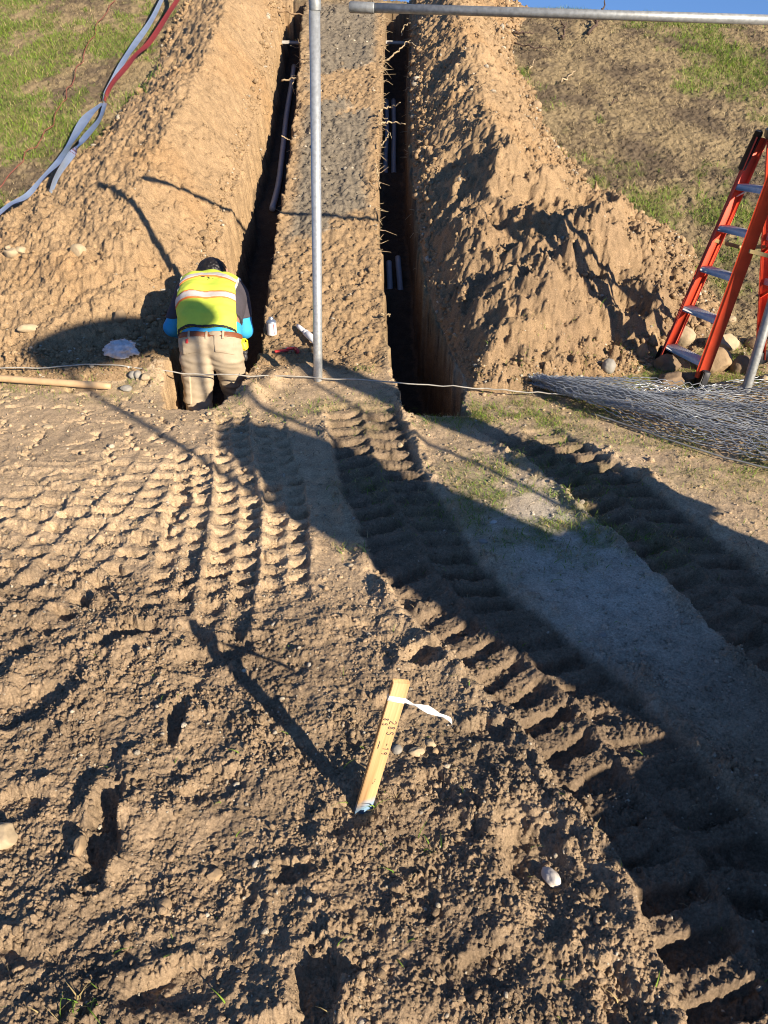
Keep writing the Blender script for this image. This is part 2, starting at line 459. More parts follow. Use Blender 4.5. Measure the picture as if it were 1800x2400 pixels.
def frame(d, up=(0, 0, 1)):
    """rotation matrix whose columns are side, up-ish, d (z along d)"""
    d = np.asarray(d, float); d = d / np.linalg.norm(d)
    up = np.asarray(up, float)
    if abs(d @ up) > .98: up = np.array([0, 1.0, 0])
    x = np.cross(up, d); x /= np.linalg.norm(x)
    y = np.cross(d, x)
    return np.stack([x, y, d], 1)

def spline(pts, n=6):
    P = np.asarray(pts, float)
    Q = np.concatenate([[2 * P[0] - P[1]], P, [2 * P[-1] - P[-2]]])
    out = []
    for i in range(1, len(Q) - 2):
        for k in range(n):
            t = k / n
            a, b, c, d = Q[i - 1], Q[i], Q[i + 1], Q[i + 2]
            out.append(.5 * (2 * b + (c - a) * t + (2 * a - 5 * b + 4 * c - d) * t * t + (3 * b - a - 3 * c + d) * t ** 3))
    out.append(P[-1])
    return np.array(out)

# ------------------------------------------------------------------ materials
def new_mat(name):
    m = bpy.data.materials.new(name); m.use_nodes = True
    nt = m.node_tree
    return m, nt, nt.nodes['Principled BSDF']

def plain(name, col, rough=.6, metal=0.0, var=0.15, scale=30.0, bump=0.0, bscale=None, spec=.4, coat=0.0):
    m, nt, p = new_mat(name)
    tc = nt.nodes.new('ShaderNodeTexCoord')
    nz = nt.nodes.new('ShaderNodeTexNoise'); nz.inputs['Scale'].default_value = scale; nz.inputs['Detail'].default_value = 5
    nt.links.new(tc.outputs['Object'], nz.inputs['Vector'])
    mr = nt.nodes.new('ShaderNodeMapRange'); mr.inputs[1].default_value = .25; mr.inputs[2].default_value = .75
    mr.inputs[3].default_value = 1 - var; mr.inputs[4].default_value = 1 + var
    nt.links.new(nz.outputs['Fac'], mr.inputs[0])
    mx = nt.nodes.new('ShaderNodeMix'); mx.data_type = 'RGBA'; mx.blend_type = 'MULTIPLY'; mx.inputs[0].default_value = 1
    mx.inputs[6].default_value = (*col, 1)
    nt.links.new(mr.outputs[0], mx.inputs[7])
    nt.links.new(mx.outputs[2], p.inputs['Base Color'])
    p.inputs['Roughness'].default_value = rough; p.inputs['Metallic'].default_value = metal
    p.inputs['Specular IOR Level'].default_value = spec
    p.inputs['Coat Weight'].default_value = coat
    if bump:
        n2 = nt.nodes.new('ShaderNodeTexNoise'); n2.inputs['Scale'].default_value = bscale or scale * 4; n2.inputs['Detail'].default_value = 4
        nt.links.new(tc.outputs['Object'], n2.inputs['Vector'])
        bp = nt.nodes.new('ShaderNodeBump'); bp.inputs['Strength'].default_value = .6; bp.inputs['Distance'].default_value = bump
        nt.links.new(n2.outputs['Fac'], bp.inputs['Height']); nt.links.new(bp.outputs[0], p.inputs['Normal'])
    return m

def soil_mat(name='soil', var=.36):
    m, nt, p = new_mat(name)
    at = nt.nodes.new('ShaderNodeAttribute'); at.attribute_name = 'soil'
    tc = nt.nodes.new('ShaderNodeTexCoord')
    prev = at.outputs['Color']
    for sc, a in ((14.0, var * .6), (120.0, var), (420.0, var * .9)):
        nz = nt.nodes.new('ShaderNodeTexNoise'); nz.inputs['Scale'].default_value = sc; nz.inputs['Detail'].default_value = 4; nz.inputs['Roughness'].default_value = .65
        nt.links.new(tc.outputs['Object'], nz.inputs['Vector'])
        mr = nt.nodes.new('ShaderNodeMapRange'); mr.inputs[1].default_value = .28; mr.inputs[2].default_value = .72
        mr.inputs[3].default_value = 1 - a; mr.inputs[4].default_value = 1 + a
        nt.links.new(nz.outputs['Fac'], mr.inputs[0])
        mx = nt.nodes.new('ShaderNodeMix'); mx.data_type = 'RGBA'; mx.blend_type = 'MULTIPLY'; mx.inputs[0].default_value = 1
        nt.links.new(prev, mx.inputs[6]); nt.links.new(mr.outputs[0], mx.inputs[7])
        prev = mx.outputs[2]
    nt.links.new(prev, p.inputs['Base Color'])
    p.inputs['Roughness'].default_value = .95; p.inputs['Specular IOR Level'].default_value = .12
    n2 = nt.nodes.new('ShaderNodeTexNoise'); n2.inputs['Scale'].default_value = 170; n2.inputs['Detail'].default_value = 6; n2.inputs['Roughness'].default_value = .7
    nt.links.new(tc.outputs['Object'], n2.inputs['Vector'])
    bp = nt.nodes.new('ShaderNodeBump'); bp.inputs['Strength'].default_value = .8; bp.inputs['Distance'].default_value = .006
    nt.links.new(n2.outputs['Fac'], bp.inputs['Height']); nt.links.new(bp.outputs[0], p.inputs['Normal'])
    return m

def attr_mat(name, rough=.8, trans=0.0):
    m, nt, p = new_mat(name)
    at = nt.nodes.new('ShaderNodeAttribute'); at.attribute_name = 'soil'
    nt.links.new(at.outputs['Color'], p.inputs['Base Color'])
    p.inputs['Roughness'].default_value = rough; p.inputs['Specular IOR Level'].default_value = .2
    if trans:
        tr = nt.nodes.new('ShaderNodeBsdfTranslucent'); nt.links.new(at.outputs['Color'], tr.inputs[0])
        ms = nt.nodes.new('ShaderNodeMixShader'); ms.inputs[0].default_value = trans
        nt.links.new(p.outputs[0], ms.inputs[1]); nt.links.new(tr.outputs[0], ms.inputs[2])
        nt.links.new(ms.outputs[0], nt.nodes['Material Output'].inputs[0])
    return m

M_soil = soil_mat()

# ------------------------------------------------------------------ ground sheet and the two dirt heaps
def lerp3(c, d, m):
    return c + (np.asarray(d)[None, :] - c) * np.clip(m, 0, 1)[:, None]

C_FLAT = np.array([.44, .325, .205]); C_FORE = np.array([.260, .190, .122]); C_MOIST = np.array([.165, .122, .084])
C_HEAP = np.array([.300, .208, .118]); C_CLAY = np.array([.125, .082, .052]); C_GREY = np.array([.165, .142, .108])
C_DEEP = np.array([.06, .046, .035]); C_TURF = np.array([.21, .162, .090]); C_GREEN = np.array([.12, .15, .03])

def green_mask(x, y):
    """where grass grows, 0..1"""
    n = fbm(x, y, .9, 4, .6, 101)
    n2 = fbm(x, y, 3.6, 4, .7, 105)
    hl, hr = heaps(x, y)
    out = (np.maximum(hl, hr) < .02)
    s = sst(5.0, 5.8, y) * out * ((x < -1.8) | (x > 1.2))
    left = .9 * sst(-.02, .34, n + .7 * n2 + .25 * sst(-2.5, -4.5, x))
    right = .95 * sst(-.16, .36, n + .6 * n2 + .55 * gauss(x, y, 3.6, 11.3, 1.6, 1.5) + .35 * gauss(x, y, 2.6, 7.0, .8, .8) - .6 * gauss(x, y, 2.4, 10.4, .8, 1.2) - .25)
    a = s * np.where(x < 0, left, right)
    # flat patches
    dL, dR = trench(x, y)
    f = np.zeros_like(a)
    for cx, cy, sx, sy, k in ((.55, 4.08, .35, .12, .95), (.95, 3.95, .45, .2, .55), (.62, 2.98, .34, .34, 1.0), (.95, 2.7, .3, .2, .6), (1.35, 3.5, .6, .25, .35), (.15, 4.0, .3, .25, .35), (.55, 3.3, .4, .2, .25),
                          (-1.9, 4.45, .8, .25, .30), (-.45, 4.15, .5, .2, .35), (-.1, 3.15, .12, .2, .5), (.75, 4.35, .25, .12, .6), (1.9, 4.6, .5, .25, .8), (2.4, 4.9, .5, .3, .9), (1.5, 4.3, .7, .3, .5), (2.0, 3.5, .5, .5, .5), (.1, 1.55, .4, .3, .05)):
        f = f + k * gauss(x, y, cx, cy, sx, sy)
    f = f * sst(-.3, .25, n2) * (1 - sst(4.95, 5.4, y)) * (dR < -.02) * (dL < -.02)
    return np.clip(np.maximum(a, f), 0, 1)

def soil_colour(T, x, y):
    c = np.repeat(C_FLAT[None, :], len(x), 0)
    c = lerp3(c, C_FORE, T['fore'] * .9)
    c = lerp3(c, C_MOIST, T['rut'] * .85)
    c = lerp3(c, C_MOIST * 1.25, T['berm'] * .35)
    c = lerp3(c, C_MOIST * .85, T['fore'] * sst(-.1, .5, fbm(x, y, 2.3, 4, .6, 91)) * .6)
    # pale compacted earth between the two ruts
    pal = T['flat'] * gauss(x, y, .85, 2.55, .42, .75) * (1 - T['rut']) * (1 - T['berm'])
    c = lerp3(c, (.44, .395, .32), pal * 1.2)
    gm = green_mask(x, y)
    c = lerp3(c, C_TURF, T['slopey'] * .9)
    c = lerp3(c, (.105, .080, .055), T['slopey'] * sst(-.12, .22, fbm(x, y, 1.4, 6, .75, 95)) * .9)
    c = lerp3(c, C_GREEN, gm * .62)
    c = lerp3(c, C_HEAP * .95, T['strip'])
    c = lerp3(c, C_GREY, T['grey'] * .95)
    c = lerp3(c, (.34, .30, .24), T['strip'] * np.exp(-((T['grey'] - .35) / .18) ** 2) * sst(0, .4, T['f2']) * .8)
    edge = sst(-.16, -.02, np.maximum(T['dL'], T['dR'])) * T['slopey']
    c = lerp3(c, C_HEAP * .95, edge * T['strip'])
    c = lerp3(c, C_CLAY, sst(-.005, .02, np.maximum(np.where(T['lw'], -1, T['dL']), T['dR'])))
    c = lerp3(c, C_HEAP, sst(-.03, .02, T['dL']) * T['lw'])
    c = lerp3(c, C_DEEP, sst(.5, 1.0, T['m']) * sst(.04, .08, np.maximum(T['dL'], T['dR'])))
    return np.clip(c, .01, .9)

def make_rows():
    rows = [-30, -18, -11, -7, -4.5, -3, -2, -1.4, -1.0, -.7, -.45, -.25, -.1, .05, .18, .3, .4, .48, .55, .6, .64, .67]
    y = .69
    while y < 12.0:
        rows.append(y)
        px = 747 * 1.7 / (.866 * y + .85) ** 2
        y += min(max(.0026, 0.95 / px), .0085)
    y = 12.0
    st = .03
    while y < 60:
        rows.append(y); st *= 1.25; y += st
    return np.array(rows)

def make_cols():
    core = np.linspace(-1.10, 1.10, 860)
    ext = [1.13, 1.18, 1.25, 1.34, 1.46, 1.6, 1.8, 2.1, 2.5, 3.2, 4.2, 6, 9, 14]
    return np.concatenate([-np.array(ext[::-1]), core, np.array(ext)])

R_ = make_rows(); Q_ = make_cols()
W_ = .514 * (.866 * np.maximum(R_, .2) + .85)
GX = Q_[None, :] * W_[:, None]; GY = np.repeat(R_[:, None], len(Q_), 1)
nr, nc = GX.shape
gx = GX.ravel(); gy = GY.ravel()
T = terrain(gx, gy)
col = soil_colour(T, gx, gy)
thick = np.maximum(T['hl'], T['hr'])
heapcol = C_HEAP * (1 + .16 * np.clip(T['f2'], -1, 1))[:, None]
heapcol = lerp3(heapcol, C_HEAP * np.array([1.02, .92, .8]), sst(0, .5, fbm(gx, gy, 1.1, 3, .5, 97)) * .6)
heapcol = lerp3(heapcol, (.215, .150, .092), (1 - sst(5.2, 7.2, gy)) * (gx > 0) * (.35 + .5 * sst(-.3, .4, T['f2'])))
heapcol = lerp3(heapcol, C_CLAY, sst(-.01, .02, T['dR']))
heapcol = np.clip(heapcol, .01, .9)
ids = np.arange(nr * nc).reshape(nr, nc)
quads = np.stack([ids[:-1, :-1], ids[:-1, 1:], ids[1:, 1:], ids[1:, :-1]], -1).reshape(-1, 4)
tq = thick[quads]
V = np.stack([gx, gy, T['g']], 1)

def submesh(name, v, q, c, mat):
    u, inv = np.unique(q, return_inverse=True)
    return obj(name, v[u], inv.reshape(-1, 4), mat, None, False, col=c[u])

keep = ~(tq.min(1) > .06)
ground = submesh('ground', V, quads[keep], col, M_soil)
tag(ground, kind='structure')
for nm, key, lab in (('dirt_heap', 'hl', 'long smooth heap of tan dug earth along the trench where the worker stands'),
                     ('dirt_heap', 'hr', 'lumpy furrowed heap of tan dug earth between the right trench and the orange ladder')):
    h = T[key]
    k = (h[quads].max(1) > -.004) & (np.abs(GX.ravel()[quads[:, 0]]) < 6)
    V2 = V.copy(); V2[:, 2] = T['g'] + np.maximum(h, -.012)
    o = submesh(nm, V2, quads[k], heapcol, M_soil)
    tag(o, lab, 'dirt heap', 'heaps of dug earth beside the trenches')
del V2

# ------------------------------------------------------------------ machine standing behind the camera on the right (its shadow lies over the ruts)
M_yel = plain('machine_paint', (.55, .30, .03), .4, 0, .08, 5)
M_blk = plain('black_rubber', (.02, .02, .022), .75, 0, .2, 20)
M_dk = plain('dark_steel', (.05, .05, .055), .5, .3, .2, 12)
def prism(poly, a0, a1, axis):
    """extrude a 2D outline; axis 'y': outline in x,z  axis 'x': outline in y,z"""
    n = len(poly); P = np.array(poly, float)
    def lift(a):
        return np.stack([P[:, 0], np.full(n, a), P[:, 1]], 1) if axis == 'y' else np.stack([np.full(n, a), P[:, 0], P[:, 1]], 1)
    c = P.mean(0)
    C = np.array([[c[0], a0, c[1]], [c[0], a1, c[1]]]) if axis == 'y' else np.array([[a0, c[0], c[1]], [a1, c[0], c[1]]])
    v = np.concatenate([lift(a0), lift(a1), C])
    k = np.arange(n); k2 = (k + 1) % n
    return v, np.stack([k, k2, n + k2, n + k], 1), np.concatenate([np.stack([k2, k, np.full(n, 2 * n)], 1), np.stack([n + k, n + k2, np.full(n, 2 * n + 1)], 1)])
ex = thing('mini_excavator', 'yellow mini excavator parked behind the tyre ruts, casting the big canopy shadow', 'excavator', (0, 0, 0), math.atan2(.69, .724))
b = MB()
b.add(*prism([(-2.75, .62), (-2.75, 1.05), (-2.6, 1.18), (-1.5, 1.18), (-1.25, 1.08), (-1.22, .62)], 1.72, 3.02, 'x'))
b.build('house', M_yel, ex)
b = MB().add(*prism([(1.70, 1.15), (1.70, 1.62), (1.80, 1.80), (1.88, 1.98), (2.0, 2.06), (2.14, 2.06), (2.26, 1.98), (2.36, 1.74), (2.40, 1.5), (2.44, 1.15)], -2.1, -1.75, 'y'))
b.build('seat_shroud', M_dk, ex)
b = MB()
th = np.linspace(0, 2 * np.pi, 41)[:-1]
sup = [(2.06 + .46 * np.cos(t), -1.55 + .36 * np.sin(t)) for t in th]
v = np.array([(p, s, z) for z in (2.66, 2.76) for p, s in sup] + [(2.06, -1.62, 2.66), (2.06, -1.62, 2.78)])
k = np.arange(40); k2 = (k + 1) % 40
b.add(v, np.stack([k, k2, 40 + k2, 40 + k], 1), np.concatenate([np.stack([k2, k, np.full(40, 80)], 1), np.stack([40 + k, 40 + k2, np.full(40, 81)], 1)]))
b.build('canopy_roof', M_yel, ex)
for p, s in ((1.72, -1.95), (1.72, -1.3), (2.36, -1.95), (2.36, -1.3)):
    MB().tube([(p, s, 1.1), (p, s, 2.66)], .022, 8).build('canopy_post', M_dk, ex)
for p0, p1 in ((1.22, 1.60), (2.74, 3.12)):
    o = MB().add(*prism([(-2.7, .12), (-2.55, 0), (-1.05, 0), (-.9, .12), (-.86, .3), (-.95, .48), (-1.1, .55), (-2.55, .55), (-2.72, .45), (-2.78, .3)], p0, p1, 'x')).build('crawler_track', M_blk, ex)
MB().add(*prism([(1.22, .22), (3.12, .22), (3.12, .60), (1.22, .60)], -1.02, -.95, 'y')).build('blade', M_yel, ex)
MB().add(*prism([(-1.45, 1.0), (-1.2, 1.0), (-.98, 1.7), (-1.05, 2.15), (-1.22, 2.15), (-1.25, 1.7)], 2.92, 3.10, 'x')).build('boom', M_yel, ex)
MB().add(*prism([(-1.2, 2.18), (-1.02, 2.1), (-.88, 1.3), (-.95, 1.1), (-1.06, 1.25)], 3.02, 3.14, 'x')).build('arm', M_yel, ex)
MB().add(*prism([(-1.1, 1.2), (-.9, 1.2), (-.8, .95), (-.88, .78), (-1.05, .9)], 2.80, 3.16, 'x')).build('bucket', M_dk, ex)
MB().tube([(2.66, -1.4, 1.15), (2.70, -1.35, 1.5), (2.84, -1.3, 2.1)], .018, 6).build('hose', M_blk, ex)

# ------------------------------------------------------------------ fence pipes
M_galv = plain('galvanised_steel', (.42, .44, .44), .42, .55, .22, 60, .0006, 25)
M_galv2 = plain('dull_galvanised', (.30, .31, .30), .5, .45, .3, 45, .0006, 25)
def pipe_end(bm, c, r, n=18):
    pass
po = thing('fence_post', 'tall upright galvanised steel post standing on the strip between the two trenches', 'fence post', (-.424, 4.575, .03), 0, 'bare galvanised fence posts')
MB().tube([(-.012, 0, -.3), (0, 0, 0), (.072, 0, 2.03)], [.0285, .0285, .0285], 20).build('pipe', M_galv, po, True)
MB().lathe([(.0305, -.05), (.0315, -.045), (.0315, .02), (.026, .045), (.012, .058), (0.0001, .06)], 20, None, (.073, 0, 2.03)).build('cap', M_galv2, po, True)
po2 = thing('fence_post', 'leaning galvanised steel post rising out of the rolled chain-link mesh at the right', 'fence post', (2.235, 4.37, .03), 0, 'bare galvanised fence posts')
MB().tube([(-.02, 0, -.3), (0, 0, 0), (.09, .02, 2.0)], .0285, 20).build('pipe', M_galv2, po2, True)
MB().lathe([(.0305, -.05), (.0315, -.045), (.0315, .02), (.026, .045), (.012, .058), (0.0001, .06)], 20, None, (.091, .02, 2.0)).build('cap', M_galv2, po2, True)
rl = thing('top_rail', 'long horizontal galvanised pipe with a capped end floating across the top of the view', 'fence rail', (-.17, 4.72, 2.035))
d = np.array([2.50, -.31, -.085]); L = np.linalg.norm(d)
MB().tube([(0, 0, 0), tuple(d * .5), tuple(d)], .0222, 18).build('pipe', M_galv2, rl, True)
R = frame(d)
MB().lathe([(.0001, -.012), (.022, -.012), (.0262, -.008), (.0262, .115), (.0252, .12), (.0222, .121)], 20, R).build('end_cap', M_galv2, rl, True)

# ------------------------------------------------------------------ slack wire between the posts, handle, thin red cable
def wander(pts, amp, f, seed, n=10):
    P = spline(pts, n); rs = np.random.RandomState(seed)
    k = len(P); t = np.linspace(0, 1, k)
    for a in range(3):
        P[:, a] += amp * sum(np.sin(2 * np.pi * f * q * t + rs.rand() * 6.3) / q for q in (1, 1.7, 2.6)) * np.minimum(1, 8 * np.minimum(t, 1 - t))
    return P
M_wire = plain('pale_wire', (.50, .47, .40), .5, .3, .2, 40)
w = MB().tube(wander([(x, y, max(z, top(x, y) + .03) if x < -1.6 else z) for x, y, z in [(-3.6, 4.72, .09), (-2.49, 4.66, .085), (-1.8, 4.63, .10), (-1.3, 4.60, .075), (-.9, 4.585, .065), (-.43, 4.545, .065), (.27, 4.40, .070), (.6, 4.335, .070), (.9, 4.275, .068), (1.2, 4.21, .07), (1.5, 4.15, .075)]], .004, 11, 3), .0042, 6).build('fence_wire', M_wire, None, True)
tag(w, 'slack pale fence wire stretched over the trenches at ankle height', 'wire')
M_wood = plain('ash_wood', (.52, .36, .20), .55, 0, .15, 18)
hd = MB().tube([(-3.3, 4.66, .085), (-2.45, 4.53, .065), (-1.74, 4.42, .055), (-1.70, 4.414, .054)], [.0215, .0215, .0225, .016], 14).build('tool_handle', M_wood, None, True)
tag(hd, 'round pale wooden tool handle lying on the ground at the left edge', 'tool handle')
M_rwire = plain('red_cable', (.22, .07, .05), .6, 0, .2, 30)
P = [(-3.463, 11.715, 2.605), (-3.488, 11.047, 2.342), (-3.440, 10.174, 2.001), (-3.372, 9.398, 1.701), (-3.334, 8.860, 1.492), (-3.305, 8.182, 1.231), (-3.382, 7.763, 1.054), (-3.431, 7.227, 0.846)]
rw = MB().tube(wander([(x, y, top(x, y) + .03) for x, y, z in P], .012, 9, 5), .0045, 5).build('cable', M_rwire, None, True)
tag(rw, 'thin reddish cable running down the grass slope left of the foil tape', 'cable')

# ------------------------------------------------------------------ foil warning tape
M_foil = plain('foil', (.33, .41, .55), .30, .6, .12, 12)
M_tred = plain('tape_red', (.14, .022, .022), .45, 0, .2, 60)
tp = thing('warning_tape', 'long crumpled strand of silver and red foil tape down the left edge of the heap', 'tape')
def ribbon(name, pts, width, rolls, lifts, parent, mats, n=8, thick=.0012, upv=None):
    c = spline([(x, y, top(x, y) + l) for (x, y, z), l in zip(pts, lifts)], n) if upv is None else spline(pts, n)
    T = np.gradient(c, axis=0); T /= np.linalg.norm(T, axis=1)[:, None]
    rr = np.interp(np.linspace(0, len(pts) - 1, len(c)), np.arange(len(pts)), rolls)
    ww = np.interp(np.linspace(0, len(pts) - 1, len(c)), np.arange(len(pts)), width if np.ndim(width) else [width] * len(pts))
    nrm = np.array([0, -.36, .93]) if upv is None else np.asarray(upv)
    S = np.cross(T, nrm); S /= np.linalg.norm(S, axis=1)[:, None]
    U = np.cross(S, T)
    d = np.cos(rr)[:, None] * S + np.sin(rr)[:, None] * U
    rj = np.random.RandomState(len(pts) * 7 + int(100 * abs(pts[0][0])))
    kk = np.arange(len(c)); c = c + np.outer(np.sin(kk * .47) * .004, nrm) * (upv is None)
    d = d + np.cross(T, d) * (.22 * np.sin(kk * .41 + rj.rand() * 6) * (upv is None) + .0 * kk)[:, None]; d /= np.linalg.norm(d, axis=1)[:, None]
    nn = np.cross(T, d)
    cols = np.array([-.5, -.25, 0, .25, .5]); cup = np.array([.0, .25, .3, .25, 0]) * .25
    front = np.stack([c - d * (ww * a)[:, None] + nn * (ww * k)[:, None] for a, k in zip(cols, cup)], 1).reshape(-1, 3)
    back = front + np.repeat(nn, 5, 0) * thick
    m = len(c); q = []
    for i in range(m - 1):
        for j in range(4):
            a = i * 5 + j
            q.append((a, a + 1, a + 6, a + 5))
    q = np.array(q); nf = len(q)
    qb = q[:, ::-1] + m * 5
    return obj(name, np.concatenate([front, back]), np.concatenate([q, qb]), mats, parent, True, mi=[0] * nf + [1] * nf)
S1 = [(-2.780, 11.786, 2.618), (-2.793, 11.267, 2.416), (-2.802, 10.634, 2.170), (-2.848, 10.024, 1.936), (-2.887, 9.521, 1.736), (-2.923, 9.060, 1.558), (-2.937, 8.924, 1.493)]
S2 = [(-2.723, 11.874, 2.664), (-2.478, 11.203, 2.496), (-2.588, 10.720, 2.229), (-2.695, 10.127, 1.969), (-2.795, 9.779, 1.833), (-2.852, 9.403, 1.680), (-2.896, 9.032, 1.566), (-2.921, 8.919, 1.496)]
S3 = [(-2.933, 8.880, 1.483), (-2.955, 8.319, 1.270), (-2.956, 7.812, 1.062), (-2.849, 7.218, 0.998), (-2.927, 6.935, 0.899), (-3.001, 6.705, 0.809), (-3.061, 6.500, 0.771), (-3.192, 6.420, 0.679)]
S4 = [(-2.902, 8.869, 1.485), (-2.811, 8.373, 1.294), (-2.677, 7.470, 1.141), (-2.782, 7.365, 1.051), (-2.797, 6.960, 0.927), (-2.814, 6.799, 0.887)]
ribbon('strand', S1, [.04, .045, .055, .065, .055, .04, .03], [.9, .8, .5, .3, .4, .8, 1.], [.14, .14, .12, .12, .1, .06, .02], tp, [M_foil, M_tred])
ribbon('strand', S2, [.05, .04, .055, .055, .055, .05, .04, .03], [.2, .5, .5, .4, .3, .4, .6, .8], [.2, .2, .16, .12, .10, .10, .06, .02], tp, [M_tred, M_tred])
ribbon('strand', S3, [.04, .085, .085, .06, .045, .045, .045, .04], [.3, .1, -.1, .0, .2, .4, .3, .2], [.02, .10, .12, .10, .07, .05, .05, .04], tp, [M_foil, M_tred])
ribbon('strand', S4, [.035, .062, .068, .06, .045, .035], [.2, -.2, -.1, .6, 1.2, 1.5], [.02, .10, .12, .09, .06, .0], tp, [M_foil, M_tred])

# ------------------------------------------------------------------ conduits, boards, roots in the trenches
M_pvc = plain('grey_conduit', (.27, .30, .35), .45, 0, .1, 20)
def floor_z(x, y, l): return float(terrain(np.array([x]), np.array([y]))['g'][0]) + l
def conduit(pts, r, label):
    o = MB().tube(spline(pts, 6), r, 14).build('conduit', M_pvc, None, True)
    tag(o, label, 'conduit', 'grey plastic conduits in the trenches')
pts = [(x, y, floor_z(x, y, .04)) for x, y in ((-1.085, 7.75), (-1.08, 8.3), (-1.10, 9.0), (-1.13, 9.8), (-1.14, 10.6), (-1.15, 11.1))]
conduit(pts, .030, 'long grey conduit curving up the left trench')
for x0, x1, lab in ((.015, .03, 'left one of the paired conduits halfway up the right trench'), (.105, .115, 'right one of the paired conduits halfway up the right trench')):
    conduit([(x0, 8.55, floor_z(x0, 8.9, -.14)), (x0, 9.0, floor_z(x0, 9.0, .05)), (x1, 9.6, floor_z(x1, 9.6, .05)), (x1, 10.4, floor_z(x1, 10.4, .04))], .027, lab)
conduit([(.055, 6.72, floor_z(.05, 6.62, -.04)), (.045, 7.02, floor_z(.04, 7.02, .13))], .026, 'short pale conduit stub poking from the right trench floor, left of its twin')
conduit([(.150, 6.72, floor_z(.15, 6.62, -.04)), (.125, 7.06, floor_z(.13, 7.06, .14))], .026, 'short grey conduit stub poking from the right trench floor, right of its twin')
M_board = plain('weathered_board', (.30, .28, .25), .8, 0, .25, 20)
for (x, y, w, lab) in ((-1.14, 11.0, .27, 'grey board bridging the top of the left trench'), (.14, 11.0, .31, 'grey board bridging the top of the right trench')):
    o = MB().box((0, 0, 0), (w, .07, .022), None, .003).build('board', M_board)
    o.location = (x, y, base(x, y) - .20); o.rotation_euler = (.3, .03, 0)
    tag(o, lab, 'board', 'boards across the trenches')
M_root = plain('dry_root', (.42, .32, .19), .85, 0, .25, 40)
M_root2 = plain('brown_root', (.30, .20, .11), .85, 0, .25, 40)
def root(label, pts, r, kids=(), seed=0, mat=None):
    b = MB(); c = wander(pts, .006, 4, seed, 8)
    b.tube(c, np.linspace(r, r * .45, len(c)), 6)
    for kp in kids:
        ck = wander(kp, .004, 3, seed + 9, 6); b.tube(ck, np.linspace(r * .55, r * .2, len(ck)), 5)
    o = b.build('root', mat or M_root, None, True)
    tag(o, label, 'root', 'roots sticking out of the trench sides')
root('thick brown root arching across the top end of the left trench', [(-1.488, 11.400, 2.305), (-1.323, 11.350, 2.456), (-1.130, 11.300, 2.435), (-0.845, 11.200, 2.384)], .016, ([(-1.323, 11.350, 2.456), (-1.416, 11.400, 2.382), (-1.453, 11.400, 2.323)],), 1, M_root2)
root('pale forked root spanning the left trench below its top board', [(-1.140, 9.600, 1.703), (-0.991, 9.550, 1.727), (-0.882, 9.500, 1.739), (-0.728, 9.500, 1.707)], .011, ([(-0.972, 9.550, 1.731), (-1.013, 9.500, 1.658), (-0.981, 9.450, 1.568)], [(-0.944, 9.500, 1.723), (-0.958, 9.500, 1.637)]), 2)
root('thin root crossing just in front of the left conduit lower down', [(-0.994, 8.100, 1.240), (-0.946, 8.100, 1.214), (-0.886, 8.000, 1.201)], .006, (), 3)
root('short straight root stub on the left trench under the forked root', [(-0.898, 9.900, 1.958), (-0.748, 9.900, 1.966)], .007, (), 4)
root('tiny root stub beside the post high in the left trench', [(-0.912, 9.800, 1.881), (-0.814, 9.800, 1.914)], .006, (), 5)
root('long crooked root reaching up across the top of the right trench', [(0.024, 9.900, 1.900), (0.145, 9.900, 1.982), (0.192, 9.900, 2.023), (0.268, 9.900, 2.080), (0.357, 9.800, 2.036)], .010, ([(0.268, 9.900, 2.080), (0.297, 9.900, 2.100)],), 6)
root('slender looping root hanging at the head of the right trench', [(0.218, 11.000, 2.185), (0.238, 11.000, 2.270), (0.306, 11.000, 2.314), (0.380, 11.000, 2.301)], .008, (), 7)
root('pale angled root pointing upward from the strip into the right trench', [(-0.051, 8.500, 1.439), (0.021, 8.500, 1.469), (0.085, 8.500, 1.477), (0.160, 8.400, 1.516)], .010, ([(-0.034, 8.500, 1.447), (-0.042, 8.400, 1.412)],), 8)
root('level pale root spanning the right trench over the paired conduits', [(-0.059, 8.300, 1.326), (0.021, 8.300, 1.345), (0.105, 8.300, 1.345), (0.208, 8.200, 1.335)], .010, (), 9)
root('short root just above the level root in the right trench', [(-0.051, 8.400, 1.371), (0.034, 8.400, 1.379)], .007, (), 10)
root('downward forked root below the level root in the right trench', [(-0.033, 7.900, 1.164), (0.012, 7.900, 1.215), (0.044, 7.900, 1.269)], .008, ([(-0.016, 8.100, 1.306), (0.049, 8.000, 1.275), (0.073, 7.900, 1.229)],), 11)
root('hooked rootlet hanging down the strip edge at mid right trench', [(-0.077, 7.400, 1.049), (-0.061, 7.300, 1.006), (-0.053, 7.250, 0.941), (-0.030, 7.200, 0.869)], .006, (), 12)
root('curled pale root end on the strip edge near the conduit stubs', [(-0.022, 5.450, 0.227), (0.016, 5.450, 0.221), (0.047, 5.450, 0.224)], .006, ([(0.037, 5.450, 0.221), (0.044, 5.450, 0.206)],), 13)
rs = np.random.RandomState(31)
b = MB()
